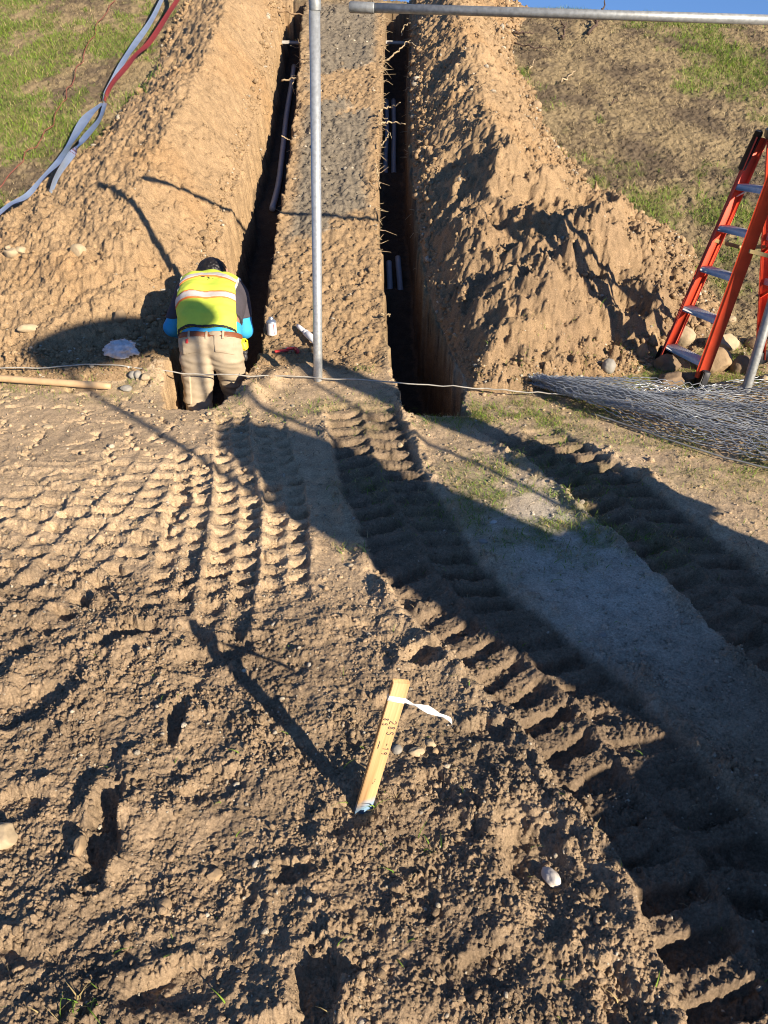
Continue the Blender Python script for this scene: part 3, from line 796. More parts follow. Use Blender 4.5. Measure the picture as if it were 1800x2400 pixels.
for k in range(170):                         # hair-fine rootlets fringing the trench lips
    y = rs.uniform(6.4, 11.3)
    if rs.rand() < .68: x = np.interp(y, TR_Y, TR_A); sx = 1; z0 = base(x, y) - rs.rand() ** 2 * .18
    elif rs.rand() < .6: x = np.interp(y, TR_Y, TR_B); sx = -1; z0 = base(x, y) - rs.rand() * .3
    else: x = np.interp(y, TL_Y, TL_B); sx = -1; z0 = base(x, y) - rs.rand() * .2
    L = rs.uniform(.03, .13) * (1.3 if rs.rand() < .2 else .8)
    p0 = np.array([x - sx * .02, y, z0]); d = np.array([sx * 1.0, rs.uniform(-.6, .3), rs.uniform(-.7, .5)]) * L
    b.tube([p0, p0 + d * .5 + rs.normal(0, .008, 3), p0 + d + rs.normal(0, .014, 3)], [.0035, .0026, .0012], 4, False)
o = b.build('rootlets', M_root, None, True); tag(o, kind='stuff')

# ------------------------------------------------------------------ stepladder
M_fg = plain('orange_fibreglass', (.74, .085, .035), .48, 0, .16, 14)
M_alu = plain('worn_aluminium', (.55, .55, .56), .5, .05, .15, 40)
M_spr = plain('brass_spreader', (.50, .38, .17), .45, .3, .2, 30)
M_plas = plain('black_plastic', (.015, .016, .02), .5, 0, .1, 30)
ld = thing('stepladder', 'orange fibreglass stepladder with aluminium steps standing among the rocks at the right edge', 'ladder', (1.95, 4.7, .03))
org = np.array([1.95, 4.7, .03])
def channel(name, a, b, w, d, side, mat, parent):
    """open C-section rail from a to b: web d deep facing 'side', flanges w wide"""
    a = np.array(a) - org; b = np.array(b) - org
    t = (b - a) / np.linalg.norm(b - a); s = np.array(side, float); s -= t * (s @ t); s /= np.linalg.norm(s)
    n = np.cross(t, s); R = np.stack([s, n, t], 1); L = np.linalg.norm(b - a); c = (a + b) / 2
    m = MB(); th = .004
    m.box(c, (th, d, L), R, .001)
    m.box(c + s * (w / 2) + n * (d / 2 - th / 2), (w - th, th, L - .002), R, .001)
    m.box(c + s * (w / 2) - n * (d / 2 - th / 2), (w - th, th, L - .002), R, .001)
    return m.build(name, mat, parent)
FL0 = np.array([1.885, 4.90, .05]); FL1 = np.array([2.165, 4.80, 1.42])
FR0 = np.array([2.000, 4.50, .03]); FR1 = np.array([2.240, 4.60, 1.42])
RL0 = np.array([2.545, 4.88, .03]); RL1 = np.array([2.235, 4.80, 1.42])
RR0 = np.array([2.640, 4.40, .03]); RR1 = np.array([2.305, 4.62, 1.42])
for a, b, sd in ((FL0, FL1, (.25, -1, 0)), (FR0, FR1, (-.25, 1, 0))):
    channel('front_rail', a + (b - a) * .03, b, .030, .078, sd, M_fg, ld)
for a, b, sd in ((RL0, RL1, (-.2, -1, 0)), (RR0, RR1, (.2, 1, 0))):
    channel('rear_rail', a + (b - a) * .03, b, .026, .060, sd, M_fg, ld)
for a, b in ((FL0, FL1), (FR0, FR1), (RL0, RL1), (RR0, RR1)):
    t = (b - a) / np.linalg.norm(b - a)
    MB().box(a + t * .035 - org, (.046, .10, .13), frame(t), .006).build('foot', M_plas, ld)
for zz in (.176, .437, .69, .935, 1.17):
    k = (zz - .04) / 1.38
    a = FL0 + (FL1 - FL0) * k; b = FR0 + (FR1 - FR0) * k
    a[2] = b[2] = zz
    u = (b - a) / np.linalg.norm(b - a); n = np.array([-u[1], u[0], 0.0])
    a = a + u * .012; b = b - u * .012
    R = np.stack([u, n, [0, 0, 1]], 1); L = np.linalg.norm(b - a)
    st = MB().box((a + b) / 2 - org + np.array([0, 0, .0]), (L, .074, .004), R, .001)
    st.box((a + b) / 2 - org + n * .035 + np.array([0, 0, -.016]), (L, .004, .028), R, .001)
    st.box((a + b) / 2 - org - n * .035 + np.array([0, 0, -.016]), (L, .004, .028), R, .001)
    for q in (-.028, -.014, 0, .014, .028):
        st.box((a + b) / 2 - org + n * q + np.array([0, 0, .0032]), (L, .004, .0025), R)
    so = st.build('step', M_alu, ld)
for k, e0, e1, s2 in ((0, FL0, FL1, 1), (1, FR0, FR1, -1)):
    for zz in (.176, 1.17):
        kk = (zz - .04) / 1.38; a = e0 + (e1 - e0) * kk; a2 = e0 + (e1 - e0) * (kk - .05)
        u = (FR0 - FL0) / np.linalg.norm(FR0 - FL0) * s2
        MB().tube([a + u * .09 - org + np.array([0, 0, -.02]), a2 + u * .02 - org], .005, 6).build('brace', M_alu if zz > .5 else M_plas, ld)
for zz in (.30, .58, .86, 1.12):
    k = zz / 1.42
    a = RL0 + (RL1 - RL0) * k; b = RR0 + (RR1 - RR0) * k
    u = b - a; L = np.linalg.norm(u)
    MB().box((a + b) / 2 - org, (.012, .040, L - .01), frame(u), .002).build('rear_rung', M_alu, ld)
    for e, s2 in ((a, 1), (b, -1)):
        MB().box(e + u * s2 * .16 - org + np.array([0, 0, -.05]), (.006, .022, .16), frame(u * s2 + np.array([0, 0, .28])), .001).build('gusset', M_fg, ld)
for F0, F1, G0, G1 in ((FL0, FL1, RL0, RL1), (FR0, FR1, RR0, RR1)):
    a = F0 + (F1 - F0) * .58; b = G0 + (G1 - G0) * .56
    m = (a + b) / 2 + np.array([0, 0, -.02])
    s3 = MB()
    for p, q in ((a, m), (m, b)):
        s3.box((p + q) / 2 - org, (.004, .022, np.linalg.norm(q - p)), frame(q - p), .001)
    s3.lathe([(.0001, .008), (.010, .008), (.010, -.008), (.0001, -.008)], 10, frame((0, 1, 0)), m - org)
    s3.build('spreader', M_spr, ld)
c = (FL1 + FR1 + RL1 + RR1) / 4 - org
tc = MB().box(c + np.array([.0, 0, .02]), (.15, .30, .055), frame((0, 0, 1), (.35, 1, 0)), .010)
tc.build('top_cap', M_plas, ld)
MB().box(FL0 + (FL1 - FL0) * .95 - org + np.array([-.03, -.015, 0]), (.026, .045, .22), frame(FL1 - FL0 + np.array([.06, 0, .0])), .010).build('tool_clip', M_plas, ld)

# ------------------------------------------------------------------ rolled-down chain-link mesh
M_link = plain('chain_link_wire', (.40, .43, .46), .38, .55, .2, 50)
cf = thing('chain_link_fence', 'collapsed heap of galvanised chain-link mesh lying folded on the grass', 'chain link', (1.4, 4.1, .02))
BK = np.array([[.88, 4.50], [1.15, 4.46], [1.55, 4.42], [2.0, 4.50], [2.55, 4.62], [3.3, 4.7]])
FR = np.array([[.93, 4.40], [1.06, 4.22], [1.34, 3.90], [1.62, 3.60], [1.98, 3.33], [2.6, 2.95]])
rs = np.random.RandomState(4)
def sheet(layer, nw, A, b0, b1, z0, fold, seed):
    m = MB()
    r2 = np.random.RandomState(seed)
    for i in range(nw):
        bb = b0 + (b1 - b0) * i / (nw - 1)
        n = A
        k = np.arange(n)
        t = (k + (i % 2)) / (n - 1.0)
        t = t * (1 - .02 * layer)
        idx = t * 5
        amp = .5 * (b1 - b0) / (nw - 1) * 1.06
        bz = bb + np.where(k % 2 == 0, amp, -amp)
        px = np.interp(idx, np.arange(6), BK[:, 0]) * (1 - bz) + np.interp(idx, np.arange(6), FR[:, 0]) * bz
        py = np.interp(idx, np.arange(6), BK[:, 1]) * (1 - bz) + np.interp(idx, np.arange(6), FR[:, 1]) * bz
        px += .02 * np.sin(bz * 14 + layer) * 1; py += .03 * np.sin(t * 9 + layer * 2)
        zz = z0 + fold * np.abs(np.sin(bz * (7 + layer) + 1.7 * t * 3 + layer)) * (0.35 + .65 * np.sin(np.pi * np.clip(t * 1.3, 0, 1)))
        zz = zz + .03 * np.exp(-((bz - .85) / .12) ** 2) + np.where(k % 2 == 0, .008, -.004)
        P = np.stack([px, py, terrain(px, py, False)['g'] + zz], 1) + r2.normal(0, .0025, (n, 3))
        P -= np.array([1.4, 4.1, .02])
        m.tube(P, .0029, 4, False)
    return m
b = sheet(0, 32, 74, .02, 1.0, .012, .05, 1)
c2 = sheet(1, 26, 74, .20, .99, .035, .095, 2); b.v += c2.v; b.q += [q + b.n for q in c2.q]; b.n += c2.n
b.build('mesh', M_link, cf, True)
c3 = sheet(2, 24, 74, .40, 1.0, .06, .08, 5); c3.build('folded_mesh', M_link, cf, True)
P = np.array([[1.20, 4.02], [1.36, 3.86], [1.62, 3.57], [1.98, 3.30], [2.5, 2.94]])
MB().tube([(x - 1.4, y - 4.1, top(x, y)) for x, y in spline(P, 5)], .005, 6).build('tension_wire', M_galv2, cf, True)

# ------------------------------------------------------------------ survey stake
def wood_stake():
    m, nt, p = new_mat('pine_lath')
    tc = nt.nodes.new('ShaderNodeTexCoord'); mp = nt.nodes.new('ShaderNodeMapping'); mp.inputs['Scale'].default_value = (55, 20, 1.6)
    nt.links.new(tc.outputs['Object'], mp.inputs[0])
    nz = nt.nodes.new('ShaderNodeTexNoise'); nz.inputs['Scale'].default_value = 3; nz.inputs['Detail'].default_value = 6
    nt.links.new(mp.outputs[0], nz.inputs['Vector'])
    cr = nt.nodes.new('ShaderNodeValToRGB'); cr.color_ramp.elements[0].position = .3; cr.color_ramp.elements[0].color = (.38, .22, .09, 1)
    cr.color_ramp.elements[1].position = .7; cr.color_ramp.elements[1].color = (.54, .35, .165, 1)
    nt.links.new(nz.outputs[0], cr.inputs[0])
    sx = nt.nodes.new('ShaderNodeSeparateXYZ'); nt.links.new(tc.outputs['Object'], sx.inputs[0])
    n2 = nt.nodes.new('ShaderNodeTexNoise'); n2.inputs['Scale'].default_value = 30
    nt.links.new(tc.outputs['Object'], n2.inputs['Vector'])
    ad = nt.nodes.new('ShaderNodeMath'); ad.operation = 'MULTIPLY_ADD'; ad.inputs[1].default_value = .05
    nt.links.new(n2.outputs[0], ad.inputs[0]); nt.links.new(sx.outputs[2], ad.inputs[2])
    a2 = nt.nodes.new('ShaderNodeMath'); a2.operation = 'MULTIPLY_ADD'; a2.inputs[1].default_value = -1.0
    nt.links.new(sx.outputs[0], a2.inputs[0]); nt.links.new(ad.outputs[0], a2.inputs[2])
    mr = nt.nodes.new('ShaderNodeMapRange'); mr.inputs[1].default_value = .045; mr.inputs[2].default_value = .085; mr.inputs[3].default_value = .8; mr.inputs[4].default_value = 0
    nt.links.new(a2.outputs[0], mr.inputs[0])
    mx = nt.nodes.new('ShaderNodeMix'); mx.data_type = 'RGBA'; mx.inputs[7].default_value = (.10, .30, .52, 1)
    nt.links.new(mr.outputs[0], mx.inputs[0]); nt.links.new(cr.outputs[0], mx.inputs[6])
    nt.links.new(mx.outputs[2], p.inputs['Base Color']); p.inputs['Roughness'].default_value = .7
    return m
zb = top(-.058, 1.35)
sk = thing('survey_stake', 'leaning pale pine survey stake with blue paint at its foot and a white ribbon', 'stake', (-.058, 1.345, zb - .005))
ax = np.array([.098, .02, .44]); ax /= np.linalg.norm(ax)
wv = np.array([1, .12, 0]) - ax * (np.array([1, .12, 0]) @ ax); wv /= np.linalg.norm(wv)
nv = np.cross(ax, wv)
RS = np.stack([wv, nv, ax], 1)
body = MB().box((0, 0, .18), (.0425, .0175, .56), None, .0012).build('lath', wood_stake(), sk)
sk.rotation_euler = Matrix([list(r) for r in RS]).to_euler()
# back-of-hand sanity: local -y faces the camera
M_ink = plain('pencil', (.06, .055, .06), .7, 0, .3, 60)
GL = {'2': [[(0, .8), (.2, 1), (.5, .95), (.55, .7), (.05, .05), (.6, .0)]],
      '8': [[(.5, .85), (.25, 1), (.05, .8), (.5, .3), (.3, 0), (.02, .2), (.3, .55), (.5, .85)]],
      '5': [[(.55, 1), (.1, 1), (.08, .6), (.45, .6), (.5, .2), (.25, 0), (0, .12)]],
      '4': [[(.35, 1), (0, .4), (.55, .4)], [(.42, .75), (.38, 0)]],
      '9': [[(.5, .8), (.25, 1), (.05, .75), (.25, .55), (.5, .8), (.42, 0)]],
      '-': [[(.05, .5), (.5, .5)]], '1': [[(.1, .8), (.3, 1), (.28, 0)]], '_': [[(0, 0), (1.4, 0)]], "'": [[(.2, 1), (.3, .8)]]}
def write(txt, along0, across0, h, pitch):
    """characters run down the lath; their tops point to the right edge"""
    ink = MB()
    for i, ch in enumerate(txt):
        for st in GL.get(ch, []):
            p = [(across0 + y * h, -.0092, along0 - (i * pitch + x * h * .9)) for x, y in st]
            ink.tube(wander(p, .0003, 2, i, 3), .0010, 5)
    ink.build('handwriting', M_ink, sk, True)
write('285', .338, -.001, .017, .0185)
write('-19', .262, .001, .015, .0155)
write('85', .345, -.018, .012, .016)
write('_', .268, -.012, .020, .015)
write("''-", .135, -.002, .008, .007)
M_rib = plain('white_ribbon', (.80, .80, .80), .5, 0, .06, 30)
rb = MB().box((0, 0, .408), (.0437, .0187, .017), frame((.10, 0, 1)), .001)
rb.build('ribbon_wrap', M_rib, sk)
tail = [(.020, -.008, .408), (.045, -.012, .400), (.085, -.012, .388), (.125, -.006, .368), (.158, .004, .345), (.172, .010, .318)]
ribbon('ribbon_tail', tail, [.008, .015, .020, .017, .013, .004], [.1, 1.1, .1, .9, .3, 1.1], None, sk, [M_rib, M_rib], 7, .0008, (0, -.6, .8))

# ------------------------------------------------------------------ small things by the trench
def ico(sub):
    bm = bmesh.new(); bmesh.ops.create_icosphere(bm, subdivisions=sub, radius=1.0)
    v = np.array([q.co[:] for q in bm.verts]); f = np.array([[w.index for w in q.verts] for q in bm.faces]); bm.free()
    return v, f
def noise3(v, f, seed):
    return (perlin(v[:, 0] * f + 3.1 * seed, v[:, 1] * f + v[:, 2] * f * .7, seed) + perlin(v[:, 1] * f - 1.7 * seed, v[:, 2] * f + v[:, 0] * .5 * f, seed + 3) + perlin(v[:, 2] * f + seed, v[:, 0] * f - v[:, 1] * .6 * f, seed + 6)) / 3
def bag_mat():
    m, nt, p = new_mat('thin_white_plastic')
    p.inputs['Base Color'].default_value = (.80, .80, .82, 1); p.inputs['Roughness'].default_value = .3
    tc = nt.nodes.new('ShaderNodeTexCoord'); nz = nt.nodes.new('ShaderNodeTexNoise'); nz.inputs['Scale'].default_value = 22; nz.inputs['Detail'].default_value = 4
    nt.links.new(tc.outputs['Object'], nz.inputs['Vector'])
    bp = nt.nodes.new('ShaderNodeBump'); bp.inputs['Distance'].default_value = .012; nt.links.new(nz.outputs[0], bp.inputs['Height']); nt.links.new(bp.outputs[0], p.inputs['Normal'])
    tr = nt.nodes.new('ShaderNodeBsdfTransparent'); ms = nt.nodes.new('ShaderNodeMixShader')
    mr = nt.nodes.new('ShaderNodeMapRange'); mr.inputs[1].default_value = .35; mr.inputs[2].default_value = .65; mr.inputs[3].default_value = .10; mr.inputs[4].default_value = .45
    nt.links.new(nz.outputs[0], mr.inputs[0]); nt.links.new(mr.outputs[0], ms.inputs[0])
    nt.links.new(p.outputs[0], ms.inputs[1]); nt.links.new(tr.outputs[0], ms.inputs[2]); nt.links.new(ms.outputs[0], nt.nodes['Material Output'].inputs[0])
    return m
v, f = ico(4)
n = noise3(v, 1.6, 3); n2 = noise3(v, 4.5, 8)
w = v * (1 + .42 * n + .55 * np.abs(n2) - .35 * np.abs(noise3(v, 8.0, 11)))[:, None] * np.array([.10, .075, .065])
w[:, 0] += .05 * (w[:, 2] / .055) * (w[:, 2] > 0); w[:, 2] = np.maximum(w[:, 2], -.035)
b = MB().add(w + np.array([0, 0, .04]), None, f)
for sgn, ln in ((1, .11), (-.2, .08), (.5, .07)):
    v2, f2 = ico(3); q = v2 * (1 + .5 * noise3(v2, 2.5, 5))[:, None] * np.array([ln * .6, .03, .018])
    a = 1.0 * sgn; q = q @ np.array([[math.cos(a * .5), 0, math.sin(a * .5)], [0, 1, 0], [-math.sin(a * .5), 0, math.cos(a * .5)]]).T
    b.add(q + np.array([.09 * sgn, .01, .05 + .035 * (1 - abs(sgn))]), None, f2)
bg = b.build('plastic_bag', bag_mat(), None, True)
bg.location = (-1.72, 4.72, top(-1.72, 4.72)); bg.rotation_euler = (0, 0, -.35)
tag(bg, 'crumpled white plastic bag lying on the dirt left of the worker', 'plastic bag')
M_tin = plain('tin', (.42, .48, .56), .32, .8, .1, 20)
M_lab = plain('white_label', (.72, .72, .74), .5, 0, .06, 40)
M_redp = plain('red_plastic', (.62, .045, .04), .4, 0, .1, 30)
x0, y0 = -.808, 5.31
cn = thing('metal_can', 'small white solvent can with a red stripe and steel dome top on the strip', 'can', (x0, y0, top(x0, y0) - .008), .2)
MB().lathe([(.0001, 0), (.034, 0), (.0355, .003), (.0355, .088), (.0370, .090)], 28).build('label_wrap', M_lab, cn, True)
MB().lathe([(.0372, .0895), (.0375, .094), (.034, .098), (.024, .108), (.018, .110), (.018, .124), (.016, .127), (.0001, .128)], 28).build('dome_lid', M_tin, cn, True)
b = MB()
for t0, t1, z0, z1 in ((-1.25, -1.08, .012, .082),):
    a = np.linspace(t0, t1, 5)
    v = np.array([(.0359 * math.cos(q), .0359 * math.sin(q), z) for z in (z0, z1) for q in a])
    b.add(v, [[i, i + 1, i + 6, i + 5] for i in range(4)])
b.build('red_stripe', M_redp, cn)
M_whp = plain('white_plastic', (.74, .74, .76), .4, 0, .05, 40)
a = np.array([-.625, 5.345, 0]); a[2] = top(a[0], a[1]) + .035; e = np.array([-.455, 5.10, 0]); e[2] = top(e[0], e[1]) + .05
ct = thing('caulking_tube', 'white nozzled caulking tube lying on the dirt behind the upright post', 'tube', tuple(a))
R = frame(e - a); L = np.linalg.norm(e - a)
MB().lathe([(.0001, 0), (.0135, 0), (.0155, .03), (.0165, .115), (.0001, .116)], 20, R).build('nozzle', M_whp, ct, True)
MB().lathe([(.0001, .108), (.0185, .108), (.0225, .114), (.0225, .135), (.0210, .137), (.0245, .142), (.0245, L), (.0001, L)], 22, R).build('barrel', M_whp, ct, True)
cu = thing('pipe_cutter', 'small red hand pipe cutter lying open on crumbly soil below the can', 'cutter', (-.665, 5.05, top(-.665, 5.05) + .012), .35)
b = MB().box((-.045, 0, .012), (.10, .022, .012), frame((0, -.25, 1), (.0, 1, 0)), .004)
b.box((.025, .004, .020), (.07, .018, .016), None, .004)
b.build('upper_handle', M_redp, cu)
MB().box((.052, -.028, .014), (.024, .075, .028), None, .005).build('jaw', M_redp, cu)
MB().box((.0, .018, .022), (.03, .010, .008), None, .002).build('blade', M_tin, cu)

# ------------------------------------------------------------------ stones one can point at
M_st = [plain('cream_stone', (.37, .29, .185), .85, 0, .25, 14, .004, 60), plain('grey_stone', (.25, .235, .205), .85, 0, .22, 14, .003, 60),
        plain('tan_stone', (.29, .205, .12), .9, 0, .25, 14, .005, 60), plain('white_stone', (.52, .48, .43), .75, 0, .3, 16, .003, 50), plain('dark_clod', (.19, .135, .085), .95, 0, .3, 14, .006, 50)]
SV, SF = ico(4)
def stone(label, px, size, mat, ang=.3, rough=.18, group=None, sink=.3, rz=0, kind='stone'):
    x, y, z = px; sx, sy, sz = size
    sd = int(abs(x * 977 + y * 613)) % 97
    v = SV.copy()
    rs = np.random.RandomState(sd)
    for k in range(9):                       # cut facets
        d = rs.normal(0, 1, 3); d /= np.linalg.norm(d)
        h = rs.uniform(.62, .95) if ang > .2 else rs.uniform(.85, 1.1)
        e = v @ d - h
        v = v - np.where(e > 0, e * (.92 if ang > .2 else .6), 0)[:, None] * d
    v = v * (1 + rough * noise3(v, 1.3, sd) + rough * .35 * noise3(v, 4, sd + 2) + 0.055 * noise3(v, 11, sd + 4) + .03 * noise3(v, 23, sd + 5))[:, None]
    v = v * (np.array([sx, sy, sz]) / 2)
    o = obj(kind, v, SF, M_st[mat], None, True)
    o.location = (x, y, top(x, y) + sz * (.5 - sink)); o.rotation_euler = (rs.uniform(-.2, .2), rs.uniform(-.2, .2), rz)
    return tag(o, label, kind, group)
G1 = 'rocks under the ladder'; G2 = 'stones by the survey stake'; G3 = 'stones on the left heap'; G4 = 'stones in front of the right heap'
stone('pale cream boulder behind the lower ladder step', (2.080, 5.111, 0.129), (.17, .16, .15), 0, .1, .2, G1)
stone('large cream boulder seen between the two ladder rails', (2.358, 5.094, 0.077), (.24, .18, .15), 0, .3, .2, G1, .25, .2)
stone('biggest tan boulder under the lowest ladder step', (2.187, 4.792, 0.035), (.23, .20, .20), 2, .3, .2, G1, .25)
stone('small cream stone up the slope beside the ladder rail', (2.546, 5.447, 0.176), (.075, .06, .05), 0, .1, .15, G1)
stone('dim rounded boulder right of the ladder foot', (2.365, 4.742, 0.039), (.17, .14, .15), 4, .1, .2, G1)
stone('half shaded boulder at the far right behind the leaning post', (2.603, 5.122, 0.076), (.14, .13, .12), 2, .1, .2, G1)
stone('brown lump left of the near ladder foot', (1.963, 4.599, 0.019), (.13, .12, .10), 4, .3, .25, G1)
stone('dark knobbly lump below the far ladder foot', (1.890, 4.810, 0.038), (.18, .15, .13), 4, .3, .3, G1)
stone('dark flat lump in front of the far ladder foot', (1.838, 4.571, 0.019), (.19, .12, .09), 4, .3, .3, G1)
stone('tan pebble rock at the right of the ladder base grass', (2.444, 4.583, 0.030), (.08, .07, .06), 0, .3, .2, G1)
stone('smooth rounded grey-brown cobble at the foot of the right heap', (1.451, 4.649, 0.070), (.09, .085, .105), 1, .05, .08, G4, .2)
stone('pale angular stone just left of the smooth cobble', (1.160, 4.496, 0.046), (.11, .08, .07), 0, .4, .15, G4, .3, .5)
stone('small stone touching the fence wire by the chain-link tip', (1.181, 4.430, 0.020), (.06, .05, .055), 2, .3, .2, G4)
stone('broad flattened tan stone right of the angular pale one', (1.288, 4.517, 0.033), (.12, .08, .05), 2, .3, .2, G4)
stone('little tan stone left of the angular pale one', (1.074, 4.483, 0.082), (.06, .06, .05), 2, .3, .2, G4)
stone('pointed tan stone in the shadow between heap and ladder', (1.748, 4.910, 0.096), (.09, .06, .11), 2, .4, .2, G4)
stone('low tan stone on the wire line at the chain-link edge', (1.745, 4.411, 0.017), (.06, .05, .05), 2, .3, .2, G4)
stone('large pale stone high on the left heap', (-2.281, 5.790, 0.594), (.13, .08, .11), 0, .35, .2, G3, .45)
stone('cream stone nearest the left edge on the heap', (-2.831, 5.895, 0.562), (.11, .08, .08), 0, .3, .2, G3, .4)
stone('pair mate of the cream heap stone, the rightmost and smaller', (-2.762, 5.913, 0.577), (.09, .07, .06), 0, .3, .2, G3, .4)
stone('flat cream slab lying tilted low on the left heap', (-2.448, 5.070, 0.223), (.16, .07, .06), 0, .4, .12, G3, .35, .5)
stone('tan stone at the brink beside the worker shadow', (-1.857, 5.237, 0.248), (.09, .08, .10), 2, .3, .2, G3, .3)
stone('small pale stone low on the slope left of the bag', (-2.869, 5.945, 0.590), (.05, .05, .04), 0, .3, .2, G3, .4)
stone('grey stone in the shade by the wooden handle tip, left one', (-1.606, 4.572, 0.059), (.055, .05, .055), 1, .2, .15, 'stones by the handle tip', .3)
stone('grey stone in the shade by the wooden handle tip, middle one', (-1.569, 4.559, 0.067), (.05, .05, .055), 1, .2, .15, 'stones by the handle tip', .3)
stone('pale stone in the shade by the wooden handle tip, right one', (-1.509, 4.526, 0.065), (.075, .06, .05), 0, .35, .15, 'stones by the handle tip', .3)
stone('grey stone touching the very end of the wooden handle', (-1.617, 4.445, 0.020), (.075, .06, .045), 1, .3, .15, 'stones by the handle tip', .3)
stone('rounded grey pebble closest to the survey stake', (0.038, 1.546, -0.000), (.032, .030, .024), 1, .05, .1, G2, .3)
stone('largest angular pebble of the cluster right of the stake', (0.096, 1.538, -0.004), (.052, .030, .028), 0, .4, .15, G2, .3, .2)
stone('bright cream pebble at the back of the stake cluster', (0.139, 1.572, -0.006), (.034, .028, .028), 0, .35, .15, G2, .25)
stone('tiny tan pebble at the right end of the stake cluster', (0.150, 1.543, -0.005), (.021, .022, .02), 2, .3, .15, G2, .25)
stone('chalky white mottled stone alone in the lower right foreground', (0.415, 1.153, -0.023), (.040, .066, .034), 3, .3, .25, None, .3, .35)
stone('big cream rock cut by the left edge of the foreground', (-0.990, 1.254, -0.003), (.085, .07, .06), 0, .25, .2, None, .35)
stone('upright tan slab clod beside the long foreground gash', (-0.773, 1.217, 0.005), (.026, .055, .05), 2, .4, .2, None, .25)
stone('flat tan clod alone in the mid lower foreground', (-0.422, 1.153, -0.010), (.045, .035, .024), 2, .35, .2, None, .3)
stone('rounded tan clod pressed in the lower left foreground', (-0.522, 1.069, -0.001), (.036, .042, .022), 2, .2, .2, None, .4)
stone('tan stone half buried in the upper left flat dirt', (-1.893, 3.878, 0.009), (.065, .04, .03), 0, .2, .15, None, .4)
stone('lone tan stone at the upper edge of the right grass slope', (1.574, 8.772, 1.464), (.11, .09, .09), 2, .2, .2, None, .3)
stone('small pale stone on the bare ground by the shadow line', (0.724, 3.322, 0.022), (.026, .024, .024), 0, .2, .15, None, .3)
stone('pale stone at the edge of the upper tyre rut', (0.088, 3.691, -0.017), (.035, .03, .03), 0, .3, .15, None, .3)
stone('white flake of stone in the shade on pale compacted ground', (0.483, 2.836, 0.007), (.034, .026, .018), 3, .4, .15, None, .3)
stone('bluish grey stone flush in the shaded compacted ground', (0.418, 2.665, 0.018), (.04, .03, .02), 1, .1, .1, None, .45)
stone('grey stone at the right in the shaded compacted ground', (0.769, 2.058, 0.009), (.03, .025, .02), 1, .1, .1, None, .45)

# ------------------------------------------------------------------ dead branches on the right slope
M_twig = plain('dead_twig', (.085, .055, .04), .9, 0, .3, 30)
M_twig2 = plain('bleached_twig', (.38, .29, .18), .9, 0, .3, 30)
def branch(label, pts, r, mat, forks=(), seed=0):
    b = MB()
    c = wander([(x, y, top(x, y) + l) for (x, y, z), l in pts], .012, 3, seed, 7); b.tube(c, np.linspace(r, r * .4, len(c)), 6)
    for fk in forks:
        c = wander([(x, y, top(x, y) + l) for (x, y, z), l in fk], .01, 3, seed + 4, 6); b.tube(c, np.linspace(r * .6, r * .2, len(c)), 5)
    tag(b.build('dead_branch', mat, None, True), label, 'branch', 'dead branches on the right slope')
branch('dark forked dead branch below the horizontal pipe', [((2.444, 10.601, 2.168), .02), ((2.571, 10.807, 2.248), .06), ((2.659, 10.915, 2.290), .12), ((2.710, 11.093, 2.354), .2)], .020, M_twig, [[((2.571, 10.807, 2.248), .06), ((2.518, 10.858, 2.259), .12)]], 1)
branch('short dark twig with a fork left of the forked branch', [((2.119, 10.483, 2.114), .02), ((2.161, 10.681, 2.192), .05), ((2.143, 10.835, 2.257), .08)], .014, M_twig, [[((2.161, 10.681, 2.192), .05), ((2.215, 10.818, 2.239), .08)]], 2)
branch('long thin dark stem lying beside the right heap crest', [((1.523, 10.296, 2.053), .03), ((1.728, 10.150, 1.999), .04), ((1.971, 10.117, 1.980), .03)], .010, M_twig, (), 3)
branch('dark stem across the turf left of the long thin one', [((1.541, 10.549, 2.168), .03), ((1.653, 10.528, 2.135), .06), ((1.782, 10.544, 2.149), .05)], .016, M_twig, (), 4)
branch('pale bleached stick on the middle of the right slope', [((1.926, 9.356, 1.667), .02), ((2.113, 9.561, 1.756), .04)], .010, M_twig2, (), 5)
branch('small pale stick above the bleached one', [((1.619, 9.676, 1.799), .02), ((1.697, 9.830, 1.860), .05)], .009, M_twig2, (), 6)
branch('dark thin stick low on the right turf above the heap toe', [((2.352, 8.828, 1.464), .02), ((2.449, 8.921, 1.514), .05)], .008, M_twig, (), 7)

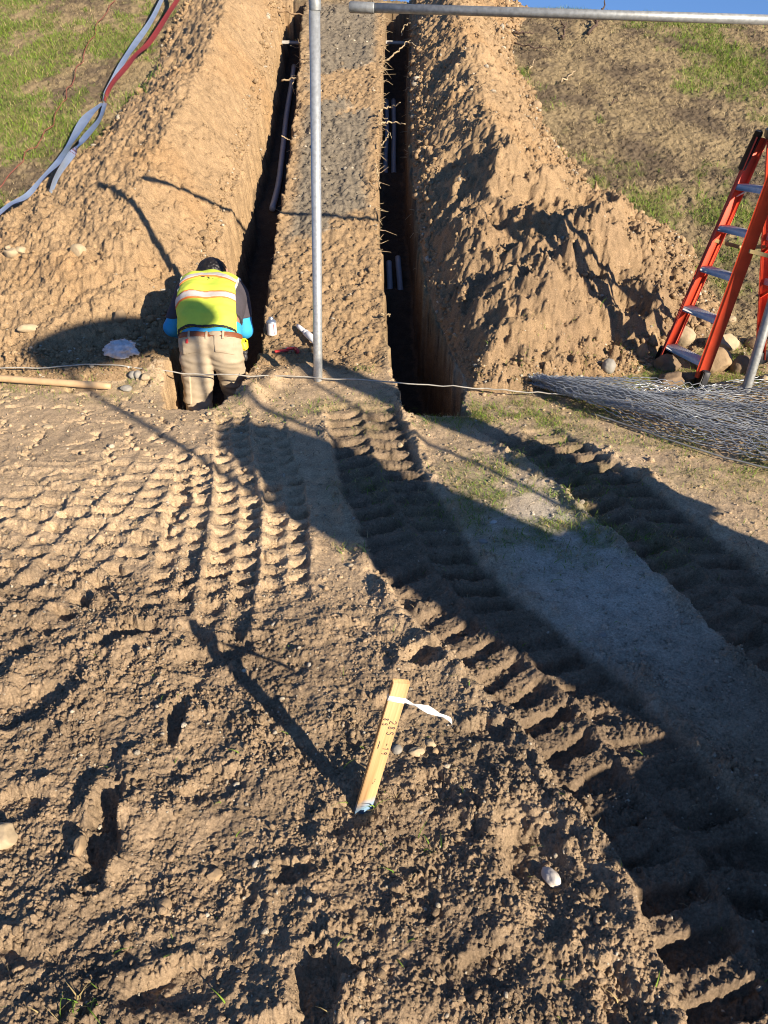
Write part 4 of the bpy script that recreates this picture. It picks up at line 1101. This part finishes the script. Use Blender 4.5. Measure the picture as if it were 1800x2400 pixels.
# ------------------------------------------------------------------ the worker: implicit surfaces, one net per garment
def surface_net(fn, lo, hi, h):
    ax = [np.arange(lo[k], hi[k] + h, h) for k in range(3)]
    X, Y, Z = np.meshgrid(*ax, indexing='ij')
    val = fn(np.stack([X.ravel(), Y.ravel(), Z.ravel()], 1)).reshape(X.shape)
    s = val < 0
    nx, ny, nz = s.shape
    corners = [(i, j, k) for i in (0, 1) for j in (0, 1) for k in (0, 1)]
    def C(a, c): return a[c[0]:nx - 1 + c[0], c[1]:ny - 1 + c[1], c[2]:nz - 1 + c[2]]
    cnt = sum(C(s, c).astype(np.int8) for c in corners)
    act = (cnt > 0) & (cnt < 8)
    I = np.argwhere(act); idx = np.full(act.shape, -1); idx[act] = np.arange(len(I))
    acc = np.zeros((len(I), 3)); n = np.zeros(len(I))
    for a in range(8):
        for b2 in range(a + 1, 8):
            ca, cb = np.array(corners[a]), np.array(corners[b2])
            if np.abs(ca - cb).sum() != 1: continue
            va = val[tuple((I + ca).T)]; vb = val[tuple((I + cb).T)]
            m = (va < 0) != (vb < 0)
            t = np.where(m, va / np.where(m, va - vb, 1), 0)
            acc += np.where(m[:, None], ca + (cb - ca) * t[:, None], 0); n += m
    V = np.array(lo) + (I + acc / n[:, None]) * h
    Q = []
    for a in range(3):
        o1, o2 = (a + 1) % 3, (a + 2) % 3
        sl0 = [slice(1, -1)] * 3; sl0[a] = slice(0, -1)
        sl1 = [slice(1, -1)] * 3; sl1[a] = slice(1, None)
        s0 = s[tuple(sl0)]; s1 = s[tuple(sl1)]
        E = np.argwhere(s0 != s1)
        if not len(E): continue
        fl = s0[tuple(E.T)]
        E = E + np.array([1 if k != a else 0 for k in range(3)])
        def cell(d1, d2):
            e = E.copy(); e[:, o1] -= d1; e[:, o2] -= d2
            return idx[tuple(e.T)]
        q = np.stack([cell(1, 1), cell(0, 1), cell(0, 0), cell(1, 0)], 1)
        q[~fl] = q[~fl][:, ::-1]
        Q.append(q[(q >= 0).all(1)])
    return V, np.concatenate(Q)

def cone(p, a, b, ra, rb):
    a = np.array(a, float); b = np.array(b, float); d = b - a
    t = np.clip(((p - a) @ d) / (d @ d), 0, 1)
    return np.linalg.norm(p - a - t[:, None] * d, axis=1) - (ra + (rb - ra) * t)
def su(*d, k=.03):
    r = d[0]
    for q in d[1:]:
        h = np.clip(.5 + .5 * (q - r) / k, 0, 1); r = q + (r - q) * h - k * h * (1 - h)
    return r
def plane(p, c, n):
    n = np.array(n, float); n /= np.linalg.norm(n)
    return (p - np.array(c)) @ n

WX = -1.135
pel = (WX, 4.80, .21); wai = (WX - .005, 4.87, .31); mid = (WX - .02, 5.01, .40); che = (WX - .035, 5.15, .455); nek = (WX - .045, 5.25, .50)
def off(c, dx): return (c[0] + dx, c[1], c[2])
shL = (WX - .215, 5.15, .44); shR = (WX + .140, 5.14, .425)
elL = (WX - .315, 5.07, .235); elR = (WX + .175, 5.07, .22)
wrL = (WX - .16, 5.24, .09); wrR = (WX + .03, 5.26, .08)
hip = [(WX - .095, 4.80, .15), (WX + .095, 4.80, .15)]
kne = [(WX - .105, 4.70, -.21), (WX + .115, 4.90, -.20)]
ank = [(WX - .10, 4.66, -.60), (WX + .085, 4.84, -.60)]
def torso(p, g=0.0):
    ds = []
    for sx in (-1, 1):
        ds += [cone(p, off(pel, sx * .075), off(wai, sx * .075), .115 + g, .108 + g), cone(p, off(wai, sx * .075), off(mid, sx * .085), .108 + g, .118 + g),
               cone(p, off(mid, sx * .085), off(che, sx * .095), .118 + g, .112 + g)]
    ds += [cone(p, che, nek, .10 + g, .065 + g), cone(p, shL, shR, .062 + g, .062 + g)]
    return su(*ds, k=.05)
def arms(p, g=0.0, up=True, lo=True):
    ds = []
    for s_, e_, w_ in ((shL, elL, wrL), (shR, elR, wrR)):
        if up: ds.append(cone(p, s_, e_, .058 + g, .048 + g))
        if lo: ds.append(cone(p, e_, w_, .047 + g, .032 + g))
    return su(*ds, k=.02)
def legs(p, g=0.0):
    ds = []
    for h_, k_, a_ in zip(hip, kne, ank):
        ds.append(su(cone(p, h_, k_, .092 + g, .066 + g), cone(p, k_, a_, .066 + g, .048 + g), k=.03))
    return np.minimum(ds[0], ds[1])
hc = np.array([WX - .072, 5.385, .515])
def head(p, g=0.0):
    q = (p - hc)
    return su(cone(p, hc + [0, -.01, .02], hc + [0, .03, .01], .090 + g, .088 + g), cone(p, hc + [0, .05, -.05], hc + [0, .09, -.06], .058 + g, .042 + g), k=.05)
def face(p):
    h = head(p)
    nose = cone(p, hc + [0, .115, .0], hc + [0, .135, -.03], .012, .016)
    ears = np.minimum(*[cone(p, hc + [sx * .092, .01, -.01], hc + [sx * .094, .0, .03], .016, .020) for sx in (-1, 1)])
    eyes = np.minimum(*[cone(p, hc + [sx * .032, .108, .025], hc + [sx * .034, .110, .025], .012, .012) for sx in (-1, 1)])
    mouth = cone(p, hc + [-.02, .128, -.062], hc + [.02, .128, -.062], .006, .006)
    h = su(h, nose, ears, k=.012); h = su(h, mouth, k=.006)
    return np.maximum(h, -eyes)
def hands(p):
    ds = []
    for w_, sx in ((wrL, 1), (wrR, -1)):
        w_ = np.array(w_); d = np.array([.25 * sx, .75, -.45]); d /= np.linalg.norm(d)
        side = np.array([1.0, 0, 0]); side -= d * (side @ d); side /= np.linalg.norm(side); dn = np.cross(side, d) * (1 if np.cross(side, d)[2] < 0 else -1)
        pal = [cone(p, w_ + d * .015 + side * q, w_ + d * .075 + side * q * 1.5, .017, .014) for q in (-.018, 0, .018)]
        fin = []
        for q, ln in ((-.030, .058), (-.010, .070), (.010, .066), (.029, .052)):
            b0 = w_ + d * .085 + side * q; b1 = b0 + d * ln * .5 + dn * .008; b2 = b1 + d * ln * .35 + dn * .028; b3 = b2 + dn * .022
            fin += [cone(p, b0, b1, .0095, .009), cone(p, b1, b2, .009, .008), cone(p, b2, b3, .008, .007)]
        t0 = w_ + d * .03 + side * .03 * sx; t1 = t0 + d * .03 + side * .025 * sx + dn * .01; t2 = t1 + d * .03 + dn * .012
        fin += [cone(p, t0, t1, .012, .010), cone(p, t1, t2, .010, .008)]
        ds.append(su(su(*pal, k=.012), np.min(fin, axis=0), k=.006))
    return np.minimum(ds[0], ds[1])
def wr(p, f, a, seed):
    return a * noise3(p, f, seed)
M_skin = plain('skin', (.36, .20, .13), .55, 0, .06, 30)
M_hair = plain('black_hair', (.012, .010, .010), .45, 0, .3, 90, .004, 120)
M_vest = plain('hi_vis_fabric', (.62, .74, .075), .75, 0, .05, 30, .0015, 220)
M_band = plain('reflective_tape', (.50, .47, .44), .45, .1, .06, 60)
M_oran = plain('orange_trim', (.82, .23, .05), .7, 0, .05, 60)
M_trim = plain('pale_trim', (.66, .70, .66), .7, 0, .05, 60)
M_hem = plain('dark_trim', (.025, .025, .028), .8, 0, .1, 60)
M_shirt = plain('charcoal_cotton', (.060, .052, .062), .9, 0, .1, 40, .001, 200)
M_blue = plain('bright_blue_knit', (.035, .34, .62), .75, 0, .06, 40, .001, 200)
M_khaki = plain('khaki_canvas', (.40, .325, .225), .85, 0, .08, 25, .0012, 160)
M_belt = plain('brown_leather', (.20, .065, .025), .5, 0, .12, 40)
M_boot = plain('boot_leather', (.09, .06, .04), .7, 0, .2, 40)
pn = thing('person', 'worker in a yellow-green safety vest and khaki trousers bending forward in the left trench', 'person', (WX, 4.78, -.62))
po_ = np.array([WX, 4.78, -.62])
def garment(name, fn, lo, hi, h, mat, parent=None, origin=None):
    v, q = surface_net(fn, lo, hi, h)
    return obj(name, v - (po_ if origin is None else origin), q, mat, parent or pn, True)
LO = (WX - .42, 4.45, -.70); HI = (WX + .36, 5.62, .70)
body = garment('body', lambda p: np.minimum(su(torso(p, -.006), arms(p), legs(p, -.004), cone(p, nek, hc - [0, 0, .02], .055, .055), k=.03), np.minimum(face(p), hands(p))), LO, HI, .0085, M_skin)
cn1 = su
garment('hair', lambda p: np.maximum(np.maximum(head(p, .013) + wr(p, 60, .010, 3), -plane(p, hc + [0, .045, .0], (0, -1, .55)) ), -plane(p, hc + [0, -.1, -.07], (0, -.2, 1))), (WX - .19, 5.22, .38), (WX + .09, 5.52, .66), .0055, M_hair)
bc = (WX, 4.820, .240); bn = (0, .45, .89)
fold = lambda p: wr(p, 7, .012, 5) + wr(p * np.array([1, 1, 2.4]), 12, .012, 9) + wr(p * np.array([.6, 1, 1.6]), 26, .005, 12)
tro = lambda p, g=0.0: su(legs(p, .016 + g), *[cone(p, off(pel, sx * .085), off((WX, 4.79, .13), sx * .095), .118 + g, .112 + g) for sx in (-1, 1)], *[cone(p, off(pel, sx * .075), off(wai, sx * .075), .122 + g, .116 + g) for sx in (-1, 1)], k=.028)
garment('trousers', lambda p: np.maximum(np.maximum(tro(p) + fold(p) * .8, plane(p, bc, bn) - .022), plane(p, (0, 0, -.585), (0, 0, -1))), (WX - .30, 4.5, -.66), (WX + .30, 5.05, .40), .007, M_khaki)
trs = [c for c in pn.children if c.name.startswith('trousers')][0]
bel = garment('belt', lambda p: np.maximum(tro(p, .004), np.abs(plane(p, bc, bn) - .002) - .0175), (WX - .26, 4.62, .12), (WX + .26, 5.05, .44), .0055, M_belt)
for dx in (-.115, -.005, .105):
    lp = garment('belt_loop', lambda p: np.maximum(np.maximum(tro(p, .0095), np.abs(plane(p, bc, bn) + .004) - .027), np.abs(p[:, 0] - WX - dx) - .0075), (WX + dx - .03, 4.62, .12), (WX + dx + .03, 5.0, .44), .004, M_khaki, trs)
# hip pockets, cargo pocket, red tag
for dx, sl in ((-.105, -.12), (.105, .12)):
    garment('pocket', lambda p: np.maximum(np.maximum(tro(p, .0045) + fold(p) * .8, np.abs(plane(p, (WX, 4.79, .19), bn) + .01 + sl * (p[:, 0] - WX - dx)) - .050), np.abs(p[:, 0] - WX - dx) - .060), (WX + dx - .09, 4.58, .02), (WX + dx + .09, 4.86, .32), .005, M_khaki, trs)
garment('pocket_tag', lambda p: np.maximum(np.maximum(tro(p, .009) + fold(p) * .8, np.abs(plane(p, (WX, 4.79, .205), bn)) - .014), np.abs(p[:, 0] - WX + .128) - .009), (WX - .17, 4.58, .10), (WX - .09, 4.86, .32), .0035, M_redp, trs)
garment('cargo_pocket', lambda p: np.maximum(np.maximum(tro(p, .014) + fold(p) * .8, np.abs(p[:, 2] + .06) - .09), np.maximum(p[:, 0] - (WX - .13), p[:, 1] - 4.80)), (WX - .28, 4.55, -.2), (WX - .10, 4.86, .08), .006, M_khaki, trs)
# blue undershirt: forearms and a strip at the waist
garment('undershirt', lambda p: np.minimum(np.maximum(arms(p, .011) + wr(p, 16, .005, 4), np.maximum(plane(p, (0, 0, .315), (0, 0, 1)), plane(p, (0, 5.18, 0), (0, 1, 0)))), np.maximum(torso(p, .010), np.abs(plane(p, (WX, 4.84, .275), (0, .6, .8))) - .045)), (WX - .42, 4.70, .0), (WX + .34, 5.25, .47), .007, M_blue)
garment('shirt', lambda p: np.minimum(np.maximum(arms(p, .019, True, False) + wr(p, 12, .006, 6), plane(p, (0, 0, .305), (0, 0, -1))), np.maximum(torso(p, .013), np.maximum(plane(p, (WX, 4.90, .33), (0, -.8, -.6)), plane(p, nek, (0, 1, .25))))), (WX - .42, 4.72, .1), (WX + .34, 5.36, .62), .006, M_shirt)
xc = lambda p: np.abs(p[:, 0] - (WX - .035))
vf = lambda p: wr(p * np.array([1, .7, 1]), 8, .012, 2) + wr(p * np.array([.7, 1.4, 1.4]), 17, .008, 7)
vest = lambda p, g=0.0: np.maximum(np.maximum(torso(p, .024 + g) + vf(p), plane(p, (WX, 4.762, .294), (0, -.80, -.60)) ), np.maximum(xc(p) - .192 - g * .3 - .012 * np.clip((4.99 - p[:, 1]) / .1, 0, 2), plane(p, nek, (0, 1, .25)) - .015))
vo = garment('vest', vest, (WX - .28, 4.60, .10), (WX + .24, 5.36, .66), .006, M_vest)
sd_ = np.array([0, .876, .48])
ax_ = lambda p: (p - np.array([WX, 4.87, .31])) @ sd_
garment('reflective_band', lambda p: np.maximum(vest(p, .0045), np.abs(ax_(p) - .118) - .0205), (WX - .28, 4.80, .2), (WX + .22, 5.2, .62), .005, M_band, vo)
garment('orange_edging', lambda p: np.maximum(vest(p, .0025), np.abs(ax_(p) - .118) - .0320), (WX - .28, 4.80, .2), (WX + .22, 5.2, .62), .005, M_oran, vo)
yoke = lambda p: ax_(p) - .345 + .9 * np.maximum(xc(p) - .05, 0) * .45
garment('shoulder_band', lambda p: np.maximum(vest(p, .0045), np.abs(yoke(p)) - .020), (WX - .28, 5.0, .3), (WX + .22, 5.36, .66), .005, M_band, vo)
garment('shoulder_edging', lambda p: np.maximum(vest(p, .0028), np.abs(yoke(p) + .009) - .0260), (WX - .28, 5.0, .3), (WX + .22, 5.36, .66), .005, M_oran, vo)
for sx in (-1, 1):
    garment('armhole_trim', lambda p: np.maximum(vest(p, .003), -((p[:, 0] - (WX - .035)) * sx - .186)) , (WX - .28, 4.98, .3), (WX + .22, 5.36, .66), .005, M_trim, vo)
garment('hem_trim', lambda p: np.maximum(vest(p, .003), plane(p, (WX, 4.768, .3015), (0, .80, .60))), (WX - .28, 4.60, .08), (WX + .24, 5.1, .5), .005, M_hem, vo)
garment('collar', lambda p: np.maximum(cone(p, nek, hc + [0, -.01, -.01], .078, .074), np.abs(plane(p, nek, (0, .8, .3)) - .03) - .030), (WX - .17, 5.15, .36), (WX + .08, 5.40, .62), .006, M_vest, vo)
b = MB()
rs = np.random.RandomState(8)
vv = np.array([q.co[:] for q in vo.data.vertices]); vv = vv + po_
M_stain = plain('grease', (.05, .05, .025), .8, 0, .2, 60)
for sx in (0, 1):
    garment('boot', lambda p: np.maximum(su(cone(p, ank[sx], (ank[sx][0], ank[sx][1], ank[sx][2] - .03), .062, .060), cone(p, (ank[sx][0], ank[sx][1] - .03, -.625), (ank[sx][0], ank[sx][1] + .16, -.635), .045, .040), k=.03), plane(p, (0, 0, -.665), (0, 0, -1))), (WX - .25, 4.5, -.70), (WX + .25, 5.12, -.48), .008, M_boot)
# smudge of dirt on the back of the vest
def smudge(p):
    c = np.array([WX - .03, 5.10, .60]); d = p - c
    r = np.hypot(d[:, 0] / .040, d[:, 1] / .035)
    return np.maximum(vest(p, .0018), r - .95 - 1.8 * noise3(p, 60, 6))
garment('dirt_smudge', smudge, (WX - .13, 5.0, .5), (WX + .05, 5.2, .66), .0035, M_stain, vo)
M_tool = plain('tool_yellow', (.80, .58, .02), .45, 0, .05, 20)
ht = thing('hand_tool', 'yellow and black hand tool hanging by the worker right hip', 'hand tool', (WX + .215, 4.80, .14))
MB().box((0, 0, .06), (.050, .055, .075), None, .014).build('housing', M_tool, ht)
MB().box((0, 0, .012), (.038, .042, .028), None, .006).build('grip', M_plas, ht)
MB().lathe([(.0001, .0), (.014, 0), (.016, -.03), (.010, -.05), (.0001, -.05)], 12).build('chuck', M_dk, ht, True)

# ------------------------------------------------------------------ grass, straw and loose crumbs
def normals(x, y, e=.03):
    zx = base(x + e, y) - base(x - e, y); zy = base(x, y + e) - base(x, y - e)
    n = np.stack([-zx, -zy, np.full(len(x), 2 * e)], 1)
    return n / np.linalg.norm(n, axis=1)[:, None]
def ground_z(x, y):
    T = terrain(x, y)
    return T['g'] + np.maximum(0, np.maximum(T['hl'], T['hr'])), T
def blades(name, x, y, L, Wd, colr, lean, rs, seg=3):
    n = len(x); z, T = ground_z(x, y)
    ok = (T['m'] < .02); x, y, z, L, Wd, colr = x[ok], y[ok], z[ok], L[ok], Wd[ok], colr[ok]; n = len(x)
    a = rs.rand(n) * 2 * np.pi; b = rs.rand(n) * 2 * np.pi
    ln = lean * (.4 + .9 * rs.rand(n))
    dirn = np.stack([np.cos(a), np.sin(a), np.zeros(n)], 1); side = np.stack([-np.sin(a + .5 * (b - 3)), np.cos(a + .5 * (b - 3)), np.zeros(n)], 1)
    up = np.array([0, -.15, 1.0])
    V = []
    for k in range(seg + 1):
        t = k / seg
        h = L * t * np.cos(ln * t); o = L * t * np.sin(ln * t)
        c = np.stack([x, y, z - .004], 1) + h[:, None] * up + o[:, None] * dirn
        w = Wd * (1 - t ** 1.5) * .5 + .0002
        V += [c - side * w[:, None], c + side * w[:, None]]
    m = 2 * (seg + 1)
    V = np.stack(V, 1).reshape(-1, 3)
    q = np.array([[2 * k, 2 * k + 1, 2 * k + 3, 2 * k + 2] for k in range(seg)])
    Q = (np.arange(n)[:, None, None] * m + q[None]).reshape(-1, 4)
    return obj(name, V, Q, attr_mat(name + '_leaf', .7, .25), None, False, col=np.repeat(colr, m, 0))
rs = np.random.RandomState(12)
def scatter(n, x0, x1, y0, y1, fn):
    x = rs.uniform(x0, x1, n); y = rs.uniform(y0, y1, n)
    k = rs.rand(n) < fn(x, y)
    return x[k], y[k]
def inview(x, y, m=1.12):
    z = base(x, y); dp = .866 * y - .5 * (z - 1.7)
    return (np.abs(x) < .514 * dp * m + .15)
def gfn(x, y): return green_mask(x, y) ** 1.3 * inview(x, y)
xa, ya = scatter(330000, -6.5, 6.5, 4.9, 12.6, lambda x, y: gfn(x, y) * .7)
xb, yb = scatter(200000, -3.2, 3.2, 2.3, 5.0, lambda x, y: gfn(x, y) * .8)
xc2, yc2 = scatter(3000, -1.0, .9, .8, 2.3, lambda x, y: .035 * inview(x, y))
tx = []; ty = []
for cx, cy, n, r in (((-0.639, 0.836, 0.023)[0], (-0.639, 0.836, 0.023)[1], 22, .025), ((-0.023, 1.368, 0.017)[0], (-0.023, 1.368, 0.017)[1], 12, .03), ((-0.160, 2.614, 0.007)[0], (-0.160, 2.614, 0.007)[1], 40, .07), ((-2.895, 8.877, 1.489)[0] + .25, (-2.895, 8.877, 1.489)[1] + .05, 260, .16), (.42, 4.02, 160, .12), (.62, 4.12, 200, .16), (-.12, 4.75, 40, .05), ((0.109, 1.226, -0.003)[0], (0.109, 1.226, -0.003)[1], 8, .02)):
    tx.append(rs.normal(cx, r, n)); ty.append(rs.normal(cy, r * .7, n))
x = np.concatenate([xa, xb, xc2] + tx); y = np.concatenate([ya, yb, yc2] + ty); n = len(x)
nz = fbm(x, y, 2.2, 3, .6, 201); r = rs.rand(n)
cg = np.stack([.125 + .10 * r + .05 * nz, .225 + .12 * r + .03 * nz, .025 + .02 * r], 1)
dry = rs.rand(n) < (.16 + .18 * (y < 5))
cg[dry] = np.stack([.30 + .16 * r, .24 + .12 * r, .11 + .06 * r], 1)[dry]
flatk = y < 5
L = np.where(flatk, .022 + .030 * rs.rand(n), .03 + .065 * rs.rand(n) * (1 + .8 * nz)); Wd = np.where(flatk, .0028, .0050) * (.7 + .6 * rs.rand(n))
L[-(sum(len(q) for q in tx)):] *= 1.3
g = blades('grass', x, y, L, Wd, np.clip(cg, .01, .8), 1.1, rs); tag(g, kind='stuff')

# dead straw and thatch on the slope and flats
def tfn(x, y):
    hl, hr = heaps(x, y)
    return ((np.maximum(hl, hr) < .02) & ((x < -1.7) | (x > 1.0) | (y < 4.6))) * inview(x, y) * (.35 + .65 * sst(-.3, .3, fbm(x, y, 1.8, 3, .6, 205)))
xa, ya = scatter(150000, -6.5, 6.5, 4.95, 12.6, lambda x, y: tfn(x, y) * .75)
xb, yb = scatter(26000, -3, 3, 2.6, 5.0, lambda x, y: tfn(x, y) * .5)
xc2, yc2 = scatter(2600, -1.6, 1.2, .75, 2.6, lambda x, y: .5 * inview(x, y))
x = np.concatenate([xa, xb, xc2]); y = np.concatenate([ya, yb, yc2]); n = len(x); r = rs.rand(n)
dk = fbm(x, y, 1.4, 4, .6, 95) + .35 * rs.normal(0, 1, n) > -.02
cs = np.where(dk[:, None], np.stack([.06 + .08 * r, .045 + .06 * r, .03 + .035 * r], 1), np.stack([.30 + .28 * r, .24 + .22 * r, .13 + .13 * r], 1))
L = np.where(y > 5, .035 + .06 * rs.rand(n), np.where(y > 2.6, .02 + .03 * rs.rand(n), .008 + .028 * rs.rand(n)))
Wd = np.where(y > 5, .0045, np.where(y > 2.6, .0022, .0012)) * (.6 + .7 * rs.rand(n))
s = blades('straw', x, y, L, Wd, cs, 1.9, rs); tag(s, kind='stuff')

# crumbs of loose earth: small angular lumps
IV, IF = ico(1)
def lumps(name, x, y, size, colr, sink=.25):
    n = len(x); z, T = ground_z(x, y); ok = T['m'] < .5
    x, y, z, size, colr = x[ok], y[ok], z[ok], size[ok], colr[ok]; n = len(x)
    K = 24
    rs2 = np.random.RandomState(77)
    var = []
    for k in range(K):
        v = IV.copy()
        for j in range(6):
            d = rs2.normal(0, 1, 3); d /= np.linalg.norm(d); h = rs2.uniform(.45, .85); e = v @ d - h
            v = v - np.where(e > 0, e, 0)[:, None] * d
        v = v * rs2.uniform(.75, 1.2, (len(v), 1)) ** .6 * np.array([1, rs2.uniform(.6, 1), rs2.uniform(.55, .9)])
        a = rs2.rand() * 6.3; c, s2 = math.cos(a), math.sin(a)
        var.append(v @ np.array([[c, s2, 0], [-s2, c, 0], [0, 0, 1]]))
    var = np.array(var)
    V = var[rs2.randint(0, K, n)] * (size / 2)[:, None, None] + np.stack([x, y, z + size * (.3 - sink)], 1)[:, None]
    F = (np.arange(n)[:, None, None] * len(IV) + IF[None]).reshape(-1, 3)
    return obj(name, V.reshape(-1, 3), F, M_soil, None, False, col=np.repeat(colr, len(IV), 0))
def cfn(x, y):
    T = terrain(x, y, False)
    pt = sst(-.2, .35, fbm(x, y, 2.7, 3, .6, 81)) * sst(-.2, .3, fbm(x, y, 6.1, 3, .6, 83))
    hl, hr = T['hl'], T['hr']
    toe = np.exp(-((hl - .05) / .06) ** 2) + np.exp(-((hr - .06) / .08) ** 2)
    d = .10 * T['flat'] + T['fore'] * (.12 + .75 * pt) + .55 * T['berm'] + .45 * T['rut2'] * pt + T['strip'] * (.06 + .5 * pt) + np.clip(toe, 0, 1) * .9 * (np.maximum(hl, hr) > 0) + (hl > 0.05) * (.02 + .10 * pt) + (hr > .05) * (.07 + .5 * pt)
    return np.clip(d, 0, 1) * inview(x, y, 1.06) * (1 - .75 * T['rut'])
xa, ya = scatter(150000, -1.6, 1.6, .62, 2.7, lambda x, y: cfn(x, y) * .85)
xb, yb = scatter(60000, -3.2, 3.0, 2.7, 5.0, lambda x, y: cfn(x, y) * .7)
xc2, yc2 = scatter(95000, -4.2, 2.8, 5.0, 12.4, lambda x, y: cfn(x, y) * .8)
x = np.concatenate([xa, xb, xc2]); y = np.concatenate([ya, yb, yc2]); n = len(x)
u = rs.rand(n)
size = np.where(y < 2.7, .0040 * np.exp(1.0 * np.abs(rs.normal(0, .72, n))), np.where(y < 5, .009 * np.exp(np.abs(rs.normal(0, .6, n))), .014 * np.exp(np.abs(rs.normal(0, .65, n)))))
size = np.minimum(size, np.where(y < 2.7, .030, np.where(y < 5, .05, .09)))
_hl, _hr = heaps(x, y)
size = size * np.where((np.exp(-((_hr - .06) / .07) ** 2) + np.exp(-((_hl - .05) / .05) ** 2) > .5) & (np.maximum(_hl, _hr) > 0), 1.45, 1.0)
T = terrain(x, y, False)
cl = soil_colour(T, x, y); hp = np.maximum(T['hl'], T['hr']) > 0
cl[hp] = C_HEAP
cl = cl * rs.uniform(.78, 1.22, (n, 1))
pb = rs.rand(n) < .08
cl[pb] = np.array([.40, .35, .27]) * rs.uniform(.7, 1.2, (pb.sum(), 1))
o = lumps('soil_crumbs', x, y, size, np.clip(cl, .01, .9)); tag(o, kind='stuff')
